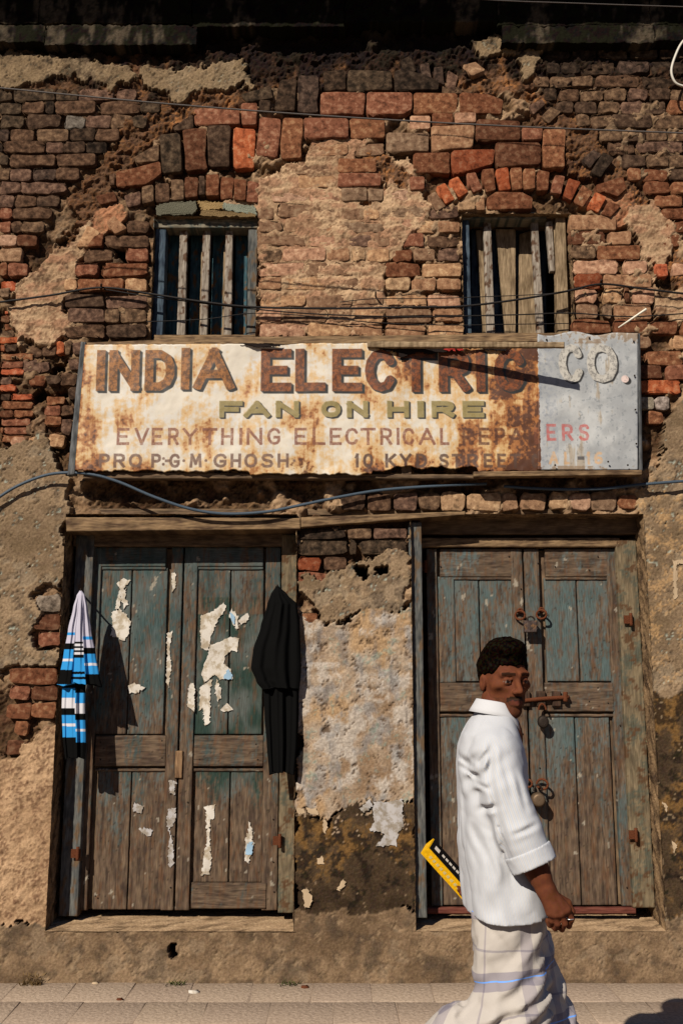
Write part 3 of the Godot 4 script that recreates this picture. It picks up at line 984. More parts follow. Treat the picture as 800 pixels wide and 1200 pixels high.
# a scrap of paper, paint skin or plaster stuck on a surface: outline in survey units, lifted a little at one edge
func scrap(d: Node, outline: Array, z: float, mat: Material, called := "paper_scrap", curl := 0.004, thick := 0.0012):
	var poly := PackedVector2Array()
	var tri := PackedInt32Array()
	var k := outline.size() / 2
	for jag in [0.013, 0.009, 0.005, 0.002, 0.0]:   # torn edges, as ragged as the outline bears
		poly = PackedVector2Array()
		for i in k:
			var a := at(outline[i * 2], outline[i * 2 + 1], z)
			var j := (i + 1) % k
			var b := at(outline[j * 2], outline[j * 2 + 1], z)
			var n := int(clamp(a.distance_to(b) / 0.007, 1, 18))
			for s in n:
				var p := a.lerp(b, float(s) / n)
				poly.append(Vector2(p.x + n_fine.get_noise_2d(p.x * 1.6, p.y * 1.6) * jag, p.y + n_fine.get_noise_2d(p.y * 1.6, p.x * 1.6) * jag))
		tri = Geometry2D.triangulate_polygon(poly)
		if not tri.is_empty(): break
	if tri.is_empty(): return null
	var st := SurfaceTool.new()
	st.begin(Mesh.PRIMITIVE_TRIANGLES)
	var front := []
	for p in poly: front.append(Vector3(p.x, p.y, z + thick + curl * clampf(n_mid.get_noise_2d(p.x * 1.5, p.y * 1.5) + 0.2, 0.0, 1.0)))
	for i in range(0, tri.size(), 3):
		var a: Vector3 = front[tri[i]]
		var b: Vector3 = front[tri[i + 1]]
		var c: Vector3 = front[tri[i + 2]]
		if (b - a).cross(c - a).z > 0.0:
			var t := b
			b = c
			c = t
		for p in [a, b, c]:
			st.set_normal(Vector3(0.35 * n_mid.get_noise_2d(p.x * 1.5, p.y * 1.5), 0.35 * n_mid.get_noise_2d(p.y * 1.5, p.x * 1.5), 1.0).normalized())
			st.add_vertex(p)
	for i in front.size():
		var a: Vector3 = front[i]
		var b: Vector3 = front[(i + 1) % front.size()]
		var a2 := Vector3(a.x, a.y, z - 0.002)
		var b2 := Vector3(b.x, b.y, z - 0.002)
		var out := Vector3(b.y - a.y, a.x - b.x, 0.0).normalized()
		for p in [a, b, a2, b, b2, a2]:
			st.set_normal(out)
			st.add_vertex(p)
	return put(st.commit(), called, mat, d)

func build_timber():
	material("iron", Color(0.20, 0.17, 0.15), 0.6, "speck", Vector3(8, 8, 8), 0.1, "bump")
	mats.iron.metallic = 0.5
	material("rust", Color(0.36, 0.20, 0.12), 0.85, "speck", Vector3(9, 9, 9), 0.2, "bump")
	material("brass", Color(0.42, 0.35, 0.28), 0.5, "speck", Vector3(8, 8, 8), 0.05, "bump")
	mats.brass.metallic = 0.5
	material("paper", Color(0.71, 0.685, 0.65), 0.9, "stain", Vector3(2.2, 2.2, 2.2))
	material("paper_blue", Color(0.50, 0.60, 0.68), 0.9)
	material("lime_skin", Color(0.60, 0.585, 0.58), 0.9, "stain", Vector3(2.5, 2.5, 2.5))
	material("tan_skin", Color(0.62, 0.54, 0.44), 0.9)
	var lint := node_in(wall_node, "lintel")
	put(board(at(77, 606, 0.03), at(352, 607, 0.03), at(352, 620, 0.03), at(78, 623, 0.03), 0.2, paint_lintel), "beam", mats.wood_flat, lint)
	put(board(at(352.5, 606, 0.034), at(545, 599, 0.034), at(545, 603, 0.034), at(352.5, 618, 0.034), 0.2, paint_lintel), "beam", mats.wood_flat, lint)
	put(rect_board(rect(70, 750, 596, 604, -0.03), 0.1, paint_dark), "beam", mats.wood_flat, lint)
	frame_strip(lint, 484, 752, 600, 626, -0.12, 0.1, paint_dark, "beam", true, 0.02)
	# ---- left doorway
	var d := node_in(wall_node, "double_door")
	var z := -0.155
	frame_strip(d, 79, 101, 626, 1074, -0.115, 0.08, paint_frame_grey, "frame_post")
	frame_strip(d, 328, 347, 626, 1070, -0.115, 0.08, paint_post_peeling, "frame_post")
	frame_strip(d, 86, 344, 620, 640, -0.12, 0.08, paint_dark, "frame_head", true)
	door_leaf(d, z, [98, 111, 152, 195, 209], [641, 664, 862, 898, 1067], paint_left_leaf, paint_stile, paint_rail, false)
	door_leaf(d, z, [211, 227, 269, 309, 327], [641, 664, 862, 898, 1067], paint_green_leaf, paint_stile, paint_rail, true)
	frame_strip(d, 205, 214, 880, 912, z + 0.012, 0.02, paint_bare, "cover_strip")
	nails(d, [118,870, 118,890, 190,868, 190,888, 234,890, 300,872, 302,890, 230,1042, 246,1050, 262,1040, 276,1052, 290,1042, 306,1052, 236,1056, 300,1058, 112,1050, 104,1030, 96,960, 96,1010, 200,930, 200,1040, 203,980, 320,960, 320,1010, 321,1045, 220,940], z + 0.004)
	hinge(d, 92, 1000, -0.1)
	hinge(d, 328, 985, -0.1)
	# the torn poster and loose scraps on the leaves
	for s in [[131,718, 139,712, 147,720, 153,728, 152,742, 146,751, 138,748, 130,744, 132,732], [137,684, 145,678, 154,680, 148,686, 143,694, 141,706, 139,716, 135,714, 138,700, 141,690],
			[143,692, 148,690, 147,702, 150,708, 146,712, 143,704], [201,672, 206,670, 206,688, 202,694], [196,742, 202,740, 199,762, 201,780, 198,806, 195,800, 196,770],
			[150,804, 158,800, 170,806, 160,812, 152,812]]:
		scrap(d, s, z + 0.003 - (0.012 if s[0] < 196 else 0.0), mats.paper)
	var zp := z - 0.010
	for s in [[235,722, 250,716, 262,706, 265,712, 256,726, 248,744, 244,762, 236,760, 235,740], [272,714, 279,722, 279,738, 271,728, 268,720], [280,726, 290,718, 292,726, 281,732],
			[246,756, 258,752, 270,746, 280,748, 278,764, 272,762, 264,768, 262,778, 270,784, 273,796, 258,796, 252,790, 240,800, 236,790, 240,776, 244,768],
			[234,806, 242,800, 248,796, 246,824, 246,848, 240,850, 238,830, 234,832], [258,832, 266,824, 274,832, 262,834], [224,800, 228,802, 228,834, 220,828, 221,806], [254,796, 260,812, 256,822, 252,810]]:
		scrap(d, s, zp if s[0] > 228 else z + 0.003, mats.paper)
	scrap(d, [263,790, 268,784, 272,792, 271,796, 263,796], zp + 0.004, mats.paper_blue)
	scrap(d, [269,716, 275,722, 275,732, 271,727], zp + 0.004, mats.paper_blue)
	for s in [[240,946, 252,942, 251,956, 246,964, 246,984, 248,1010, 245,1024, 236,1026, 238,1008, 243,980, 242,962], [291,974, 292,962, 295,970, 297,988, 292,1012, 286,1008, 288,984],]:
		scrap(d, s, zp, mats.paper)
	scrap(d, [289,988, 296,986, 295,1002, 288,1002], zp + 0.003, mats.paper_blue)
	for s in [[197,948, 206,946, 206,962, 198,972, 202,984, 204,1012, 199,1018, 197,1000, 199,980, 196,966], [198,914, 206,916, 205,932, 199,930], [158,940, 168,946, 166,954, 156,950], [164,970, 180,972, 176,980, 166,976]]:
		scrap(d, s, (z + 0.003) if s[0] > 190 else zp, mats.lime_skin)
	# ---- right doorway
	var e := node_in(wall_node, "double_door")
	frame_strip(e, 481, 497, 612, 1076, -0.012, 0.15, paint_frame_grey, "frame_post")
	frame_strip(e, 731, 756, 632, 1064, -0.125, 0.08, paint_post_peeling, "frame_post")
	frame_strip(e, 490, 726, 630, 641, -0.125, 0.08, paint_lintel, "frame_head", true)
	door_leaf(e, z, [502, 515, 562, 604, 618], [643, 676, 800, 834, 1062], paint_right_leaf, paint_right_stile, paint_right_rail, false)
	door_leaf(e, z, [620, 638, 677, 719, 737], [643, 676, 800, 834, 1062], paint_right_leaf, paint_right_stile, paint_right_rail, false)
	frame_strip(e, 514, 533, 676, 800, z - 0.006, 0.01, paint_right_leaf, "plank")
	nails(e, [630,660, 700,652, 650,664, 690,668, 516,664, 596,652, 640,826, 700,806, 712,824, 690,822, 612,860, 632,900, 734,1040, 728,700, 726,850, 610,690], z + 0.004)
	hinge(e, 744, 978, -0.11)
	hinge(e, 738, 726, -0.11)
	hinge(e, 498, 664, -0.10)
	# worn red oxide strip below the right doors
	frame_strip(e, 500, 745, 1064, 1071, -0.13, 0.03, paint_red_strip, "threshold", true, 0.012)
	# sliding bolt across the middle rail
	rod(e, [at(606, 822, z + 0.028), at(634, 819, z + 0.03), at(666, 817, z + 0.03)], 0.011, mats.rust, "bolt")
	rod(e, [at(662, 811, z + 0.03), at(662, 822, z + 0.034)], 0.013, mats.rust, "bolt")
	for u in [616, 634, 652]:
		frame_strip(e, u - 5, u + 5, 810, 828, z + 0.026, 0.025, paint_iron, "bolt_bracket")
	windows()
	cornice()
	# skins of paper and limewash left on the pier, and faded paint marks on the wall by the right door
	for s in [[437,939, 454,940, 471,936, 472,969, 466,975, 464,991, 441,991, 446,984, 451,978, 444,974, 433,974, 438,961], [420,948, 433,938, 438,945, 425,952]]:
		scrap(wall_node, s, 0.021, mats.lime_skin, "paper_scrap", 0.004)
	for s in [[347,948, 356,947, 357,953, 349,954], [358,946, 371,948, 373,955, 362,953], [354,1043, 360,1041, 366,1052, 363,1064, 357,1064], [372,1006, 378,1004, 379,1012, 373,1014], [394,1042, 402,1030, 405,1034, 398,1044], [379,960, 384,964, 381,978, 378,972], [774,938, 782,944, 780,952], [786,984, 793,990, 789,1000]]:
		scrap(wall_node, s, 0.021, mats.tan_skin, "plaster_flake", 0.003)
	for s in [[788,657, 793,656, 793,700, 789,702], [793,656, 812,655, 812,660, 793,661]]:
		scrap(wall_node, s, 0.0225, mats.tan_skin, "paint_mark", 0.001, 0.0008)

func paint_red_strip(p: Vector3) -> Color: return wood_tone(p, lin(84, 44, 37), lin(112, 68, 56), true)
func paint_iron(p: Vector3) -> Color: return wood_tone(p, lin(44, 34, 28), lin(74, 56, 44))

# one leaf: two stiles, three rails and two planks in each of its two sunken panels
func door_leaf(d: Node, z: float, us: Array, vs: Array, panel: Callable, stile: Callable, rail: Callable, low_rail: bool):
	frame_strip(d, us[0], us[1], vs[0], vs[4], z, 0.035, stile, "stile")
	frame_strip(d, us[3], us[4], vs[0], vs[4], z, 0.035, stile, "stile")
	frame_strip(d, us[1] + 0.4, us[3] - 0.4, vs[0], vs[1], z - 0.001, 0.035, rail, "rail", true)
	frame_strip(d, us[1] + 0.4, us[3] - 0.4, vs[2], vs[3], z + 0.003, 0.035, rail, "rail", true)
	var bottom: float = vs[4]
	if low_rail:
		bottom = vs[4] - 32
		frame_strip(d, us[1] - 3, us[3] + 3, bottom, vs[4] - 2, z + 0.006, 0.035, paint_rail, "rail", true)
	for k in 2:
		var v0: float = vs[1] + 1.5 if k == 0 else vs[3] + 4.0
		var v1: float = vs[2] - 1.5 if k == 0 else bottom - 1.0
		frame_strip(d, us[1] + 1.0, us[2] - 0.7, v0, v1, z - 0.014, 0.015, panel, "plank", false, 0.008)
		frame_strip(d, us[2] + 0.7, us[3] - 1.0, v0, v1, z - 0.015, 0.015, panel, "plank", false, 0.008)
		# moulding round the panel head
		frame_strip(d, us[1] + 0.4, us[3] - 0.4, v0 - 1.2, v0 + 2.0, z - 0.006, 0.012, rail, "moulding", true)
	# backing so that no light shows between the planks
	frame_strip(d, us[0] + 2, us[4] - 2, vs[0] + 2, vs[4] - 2, z - 0.034, 0.01, paint_dark, "backing", false, 0.05)

func hinge(d: Node, u: float, v: float, z: float):
	var b := at(u, v, z)
	rod(d, [b + Vector3(0, 0.035, 0.012), b + Vector3(0, -0.035, 0.012)], 0.009, mats.rust, "hinge")
	var st := BoxMesh.new()
	st.size = Vector3(0.05, 0.045, 0.006)
	put(st, "hinge_plate", mats.rust, d, b + Vector3(-0.012, 0, 0.004))

# a round bar or cable through points (smoothed), as a closed tube
func tube_mesh(pts: Array, r: float, sides := 8, sub := 6, radii: Array = []) -> ArrayMesh:
	var path := []
	var rad := []
	var n := pts.size()
	for i in n - 1:
		var p0: Vector3 = pts[max(i - 1, 0)]
		var p1: Vector3 = pts[i]
		var p2: Vector3 = pts[i + 1]
		var p3: Vector3 = pts[min(i + 2, n - 1)]
		for s in sub:
			path.append(p1.cubic_interpolate(p2, p0, p3, float(s) / sub))
			rad.append(r if radii.is_empty() else lerpf(radii[i], radii[i + 1], float(s) / sub))
	path.append(pts[n - 1])
	rad.append(r if radii.is_empty() else radii[n - 1])
	var st := SurfaceTool.new()
	st.begin(Mesh.PRIMITIVE_TRIANGLES)
	st.set_smooth_group(0)
	var side := Vector3.ZERO
	for i in path.size():
		var t: Vector3 = (path[min(i + 1, path.size() - 1)] - path[max(i - 1, 0)]).normalized()
		if side == Vector3.ZERO: side = t.cross(Vector3(0.3, 0.2, 1.0)).normalized()
		side = (side - t * side.dot(t)).normalized()
		var up := t.cross(side)
		for k in sides:
			var a := TAU * k / sides
			st.add_vertex(path[i] + (side * cos(a) + up * sin(a)) * rad[i])
	st.add_vertex(path[0])
	st.add_vertex(path[path.size() - 1])
	var last := path.size() * sides
	for i in path.size() - 1:
		for k in sides:
			var a := i * sides + k
			var b := i * sides + (k + 1) % sides
			for q in [a, a + sides, b, b, a + sides, b + sides]: st.add_index(q)
	for k in sides:
		for q in [last, k, (k + 1) % sides]: st.add_index(q)
		var e := (path.size() - 1) * sides
		for q in [last + 1, e + (k + 1) % sides, e + k]: st.add_index(q)
	st.generate_normals()
	return st.commit()

func rod(d: Node, pts: Array, r: float, mat: Material, called: String, sides := 10):
	return put(tube_mesh(pts, r, sides, 4), called, mat, d)

func windows():
	# left window: three wooden bars before half-open blue shutters
	var w := node_in(wall_node, "window")
	frame_strip(w, 180, 193, 258, 398, -0.045, 0.09, paint_frame_navy, "frame_post")
	frame_strip(w, 290, 302, 266, 398, -0.045, 0.09, paint_frame_grey, "frame_post")
	frame_strip(w, 180, 303, 256, 267, -0.035, 0.1, paint_frame_grey_across, "frame_head", true)
	frame_strip(w, 180, 303, 392, 400, -0.03, 0.1, paint_lintel, "sill_board", true)
	for b in [[211, 220, 207, 217], [238, 247, 234, 243], [264.5, 273, 262, 271.5]]:
		put(board(at(b[0], 266, -0.07), at(b[1], 266, -0.07), at(b[3], 396, -0.07), at(b[2], 396, -0.07), 0.03, paint_bar, 0.007), "bar", mats.wood, w)
	for s in [[196, 214, 0.13], [222, 238, 0.16], [248, 264, 0.15], [275, 290, 0.14]]:
		frame_strip(w, s[0], s[1], 268, 398, -s[2] - 0.03, 0.02, paint_shutter, "shutter_board")
	for s in [[214, 220], [238.6, 246], [265, 274]]:
		frame_strip(w, s[0] - 4, s[1] - 2, 290, 398, -0.15, 0.02, paint_pale_board, "shutter_board")
	# painted lintel chunks over it
	var pieces := [[[184,243, 200,239, 230,238, 232,246, 226,253, 184,254], lin(92, 90, 76)], [[233,238, 262,239, 262,247, 236,248], lin(140, 116, 78)], [[262,240, 300,244, 301,254, 262,247], lin(120, 124, 110)], [[236,248, 300,252, 300,256, 236,255], lin(116, 96, 66)]]
	for p in pieces:
		var m := material("chunk%d" % int(p[0][0] + p[0][1]), p[1].linear_to_srgb(), 0.9, "grain", Vector3(4, 4, 4), 0.4, "bump")
		scrap(w, p[0], -0.01, m, "lintel_piece", 0.012, 0.02)
	# right window: broken, boards leaning inside
	var r := node_in(wall_node, "window")
	frame_strip(r, 539, 551, 252, 398, -0.05, 0.1, paint_frame_navy, "frame_post")
	frame_strip(r, 538, 640, 248, 257, -0.04, 0.1, paint_frame_grey_across, "frame_head", true)
	frame_strip(r, 538, 668, 390, 400, -0.03, 0.1, paint_lintel, "sill_board", true)
	put(board(at(651, 248, -0.04), at(662, 252, -0.04), at(667, 396, -0.04), at(652, 396, -0.04), 0.06, paint_pale_board), "frame_post", mats.wood, r)
	put(board(at(639, 260, -0.06), at(647, 258, -0.06), at(650, 318, -0.06), at(644, 318, -0.06), 0.03, paint_bar), "broken_board", mats.wood, r)
	put(board(at(647, 262, -0.075), at(652, 262, -0.075), at(656, 330, -0.075), at(650, 335, -0.075), 0.02, paint_pale_board), "broken_board", mats.wood, r)
	put(board(at(566, 257, -0.08), at(575, 257, -0.08), at(580, 396, -0.08), at(570, 396, -0.08), 0.03, paint_bar, 0.007), "bar", mats.wood, r)
	put(board(at(621.5, 256, -0.08), at(630, 256, -0.08), at(638, 396, -0.08), at(629, 396, -0.08), 0.03, paint_bar, 0.007), "bar", mats.wood, r)
	put(board(at(557, 269, -0.17), at(565, 269, -0.17), at(571, 396, -0.17), at(566, 396, -0.17), 0.02, paint_pale_board), "shutter_board", mats.wood, r)
	put(board(at(580, 268, -0.16), at(604, 268, -0.16), at(604, 396, -0.16), at(592, 396, -0.16), 0.02, paint_pale_board), "shutter_board", mats.wood, r)
	put(board(at(608, 274, -0.19), at(628, 268, -0.19), at(634, 396, -0.19), at(607, 396, -0.19), 0.02, paint_pale_board), "shutter_board", mats.wood, r)
	put(board(at(552, 262, -0.2), at(640, 262, -0.24), at(640, 396, -0.24), at(552, 396, -0.2), 0.02, paint_frame_navy, 0.02), "shutter_board", mats.wood, r)

func paint_frame_grey_across(p: Vector3) -> Color:
	var c := wood_tone(p, lin(84, 80, 70), lin(140, 132, 116), true)
	return c.lerp(lin(70, 78, 76), sm(0.0, 0.3, n_mid.get_noise_2d(p.x * 2.0, p.y * 2.0 + 3.0)))

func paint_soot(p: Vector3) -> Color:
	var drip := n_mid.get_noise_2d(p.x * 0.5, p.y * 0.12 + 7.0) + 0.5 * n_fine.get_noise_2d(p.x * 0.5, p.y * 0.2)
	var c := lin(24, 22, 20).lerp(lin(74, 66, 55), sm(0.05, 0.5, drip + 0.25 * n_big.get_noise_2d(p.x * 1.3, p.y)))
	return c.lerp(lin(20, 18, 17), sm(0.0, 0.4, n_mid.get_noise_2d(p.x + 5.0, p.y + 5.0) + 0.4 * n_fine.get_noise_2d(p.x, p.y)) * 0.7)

func cornice():
	# mouldings at the head of the wall and, above the picture, the eaves that shade them
	var c := node_in(wall_node, "cornice")
	var runs := [[29.2, 50.0, 0.074, 0.10], [-8.0, 28.5, 0.075, 0.14], [-60.0, -9.0, 0.10, 0.20]]
	for r in runs:
		for k in 6:
			if r[0] > 20.0 and (k == 2 or k == 3): continue   # fallen away here
			var u0 := -130.0 + k * 178.0 + (6.0 if r[0] > 20.0 else 0.0)
			var a := at(u0, r[0], r[2])
			var b := at(u0 + 177.4, r[0], r[2])
			var lo := at(400, r[1] + 3.0 * sin(k * 2.4 + r[1]), r[2]).y
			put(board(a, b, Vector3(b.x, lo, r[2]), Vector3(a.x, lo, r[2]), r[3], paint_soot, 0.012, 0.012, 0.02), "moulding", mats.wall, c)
	var eave := BoxMesh.new()
	eave.size = Vector3(7.2, 0.12, 0.95)
	put(eave, "eaves", mats["clay_k1"], wall_node, Vector3(0, 5.98, 0.22))

# ------------------------------------------------------------------ the painted tin sign
const TS := 2.4                 # texture pixels per survey unit
const TX0 := 82.0
const TY0 := 384.0
const TW := 1616
const TH := 424
var glyphs := {}
var sign_px := PackedByteArray()

func make_glyphs():
	# strokes in a unit box, x to the right, y down; lists of points joined by lines
	glyphs = {
		"I": [[0.5, 0, 0.5, 1]], "N": [[0, 1, 0, 0], [0, 0, 1, 1], [1, 1, 1, 0]], "D": [[0, 0, 0, 1], [0, 0, 0.5, 0, 0.86, 0.14, 1, 0.36, 1, 0.64, 0.86, 0.86, 0.5, 1, 0, 1]],
		"A": [[0, 1, 0.5, 0], [0.5, 0, 1, 1], [0.2, 0.66, 0.8, 0.66]], "E": [[0, 0, 0, 1], [0, 0, 1, 0], [0, 0.5, 0.82, 0.5], [0, 1, 1, 1]], "L": [[0, 0, 0, 1], [0, 1, 1, 1]],
		"C": [[1, 0.22, 0.84, 0.05, 0.56, 0, 0.28, 0.06, 0.08, 0.24, 0, 0.5, 0.08, 0.76, 0.28, 0.94, 0.56, 1, 0.84, 0.95, 1, 0.78]],
		"T": [[0, 0, 1, 0], [0.5, 0, 0.5, 1]], "R": [[0, 0, 0, 1], [0, 0, 0.65, 0, 0.94, 0.1, 1, 0.27, 0.94, 0.44, 0.65, 0.53, 0, 0.53], [0.5, 0.53, 1, 1]],
		"O": [[0.5, 0, 0.8, 0.07, 0.96, 0.28, 1, 0.5, 0.96, 0.72, 0.8, 0.93, 0.5, 1, 0.2, 0.93, 0.04, 0.72, 0, 0.5, 0.04, 0.28, 0.2, 0.07, 0.5, 0]],
		"F": [[0, 0, 0, 1], [0, 0, 1, 0], [0, 0.5, 0.8, 0.5]], "H": [[0, 0, 0, 1], [1, 0, 1, 1], [0, 0.5, 1, 0.5]], "V": [[0, 0, 0.5, 1], [0.5, 1, 1, 0]],
		"Y": [[0, 0, 0.5, 0.52], [1, 0, 0.5, 0.52], [0.5, 0.52, 0.5, 1]], "P": [[0, 0, 0, 1], [0, 0, 0.65, 0, 0.94, 0.1, 1, 0.27, 0.94, 0.44, 0.65, 0.54, 0, 0.54]],
		"G": [[1, 0.22, 0.84, 0.05, 0.56, 0, 0.28, 0.06, 0.08, 0.24, 0, 0.5, 0.08, 0.76, 0.28, 0.94, 0.56, 1, 0.84, 0.95, 1, 0.8, 1, 0.56], [1, 0.56, 0.6, 0.56]],
		"S": [[1, 0.16, 0.84, 0.03, 0.5, 0, 0.16, 0.05, 0.02, 0.24, 0.16, 0.42, 0.5, 0.49, 0.84, 0.56, 0.98, 0.76, 0.84, 0.95, 0.5, 1, 0.16, 0.97, 0, 0.84]],
		"M": [[0, 1, 0.1, 0], [0.1, 0, 0.5, 0.75], [0.5, 0.75, 0.9, 0], [0.9, 0, 1, 1]], "K": [[0, 0, 0, 1], [1, 0, 0, 0.6], [0.3, 0.45, 1, 1]],
		"1": [[0.2, 0.2, 0.6, 0], [0.6, 0, 0.6, 1]], "6": [[0.9, 0.06, 0.5, 0, 0.15, 0.2, 0, 0.6, 0.1, 0.9, 0.5, 1, 0.9, 0.9, 1, 0.7, 0.85, 0.52, 0.5, 0.46, 0.12, 0.58]],
		".": [[0.5, 0.5, 0.5, 0.5]], "-": [[0, 0.5, 1, 0.5]], ":": [[0.5, 0.3, 0.5, 0.3], [0.5, 0.8, 0.5, 0.8]]}

# the print is laid out in metres on the sign's own plane, counted in units of 1/212.8 m
const UNIT := 212.8
func plan(p: Vector3) -> Vector2: return Vector2(400.0 + p.x * UNIT, 475.0 - (p.y - SIGN_Y) * UNIT)
const SIGN_Y := 3.0042

func dab(i: int, c: Color, a: float):
	var k := i * 4
	sign_px[k] = int(lerpf(sign_px[k], c.r * 255.0, a))
	sign_px[k + 1] = int(lerpf(sign_px[k + 1], c.g * 255.0, a))
	sign_px[k + 2] = int(lerpf(sign_px[k + 2], c.b * 255.0, a))

# brush a letter into the box x0..x1, y0..y1 (survey units) with strokes of the given width
func letter(ch: String, x0: float, x1: float, y0: float, y1: float, width: float, c: Color, strength: float, shade: float, wear: float, c2 := Color(0, 0, 0, 0)):
	var ca := plan(at(x0, y0, 0.125))
	var cb := plan(at(x1, y1, 0.125))
	x0 = ca.x
	y0 = ca.y
	x1 = cb.x
	y1 = cb.y
	var hw := width / 2.0
	var segs := []
	for line in glyphs[ch]:
		for k in range(0, line.size() - 2, 2):
			var a := Vector2(lerpf(x0 + hw, x1 - hw, line[k]), lerpf(y0 + hw, y1 - hw, line[k + 1]))
			var b := Vector2(lerpf(x0 + hw, x1 - hw, line[k + 2]), lerpf(y0 + hw, y1 - hw, line[k + 3]))
			var round_: bool = line.size() > 4 or a == b
			segs.append([(a + b) / 2.0, (b - a).normalized() if a != b else Vector2.RIGHT, a.distance_to(b) / 2.0, round_])
	var passes := [[1.1, 1.0, 1], [2.2, 2.0, 1], [3.2, 2.8, 1], [0.0, 0.0, 0]] if shade > 0.0 else [[0.0, 0.0, 0]]
	for ps in passes:
		var ox: float = ps[0] * shade
		var oy: float = ps[1] * shade
		for ty in range(int((y0 + oy - 1 - TY0) * TS), int((y1 + oy + 1 - TY0) * TS) + 1):
			if ty < 0 or ty >= TH: continue
			for tx in range(int((x0 + ox - 1 - TX0) * TS), int((x1 + ox + 1 - TX0) * TS) + 1):
				if tx < 0 or tx >= TW: continue
				var p := Vector2(TX0 + tx / TS - ox, TY0 + ty / TS - oy)
				if p.y < y0 - 0.2 or p.y > y1 + 0.2: continue
				var best := 1e9
				for s in segs:
					var q: Vector2 = p - s[0]
					var al: float = abs(q.dot(s[1]))
					var pe: float = abs(q.x * s[1].y - q.y * s[1].x)
					var d: float = max(al - s[2] - (0.0 if s[3] else hw), pe - hw) if not s[3] else Vector2(max(al - s[2], 0.0), pe).length() - hw
					best = min(best, d)
				if best < 0.5:
					var cover := clampf(0.5 - best * 1.2, 0, 1)
					var f := n_fine.get_noise_2d(tx * 0.004, ty * 0.004) * 0.6 + n_mid.get_noise_2d(tx * 0.006, ty * 0.006)
					if ps[2] == 1:
						dab(ty * TW + tx, Color(0.12, 0.12, 0.12), cover * clampf(0.92 - wear * 0.5 * clampf(f + 0.3, 0, 1), 0, 1))
					else:
						var cc := c
						if c2.a > 0.0: cc = c.lerp(c2, clampf(0.5 + f * 1.3, 0, 1))
						dab(ty * TW + tx, cc, cover * strength * clampf(1.15 - wear * clampf(f * 1.6 + 0.5, 0, 1.2), 0.0, 1))

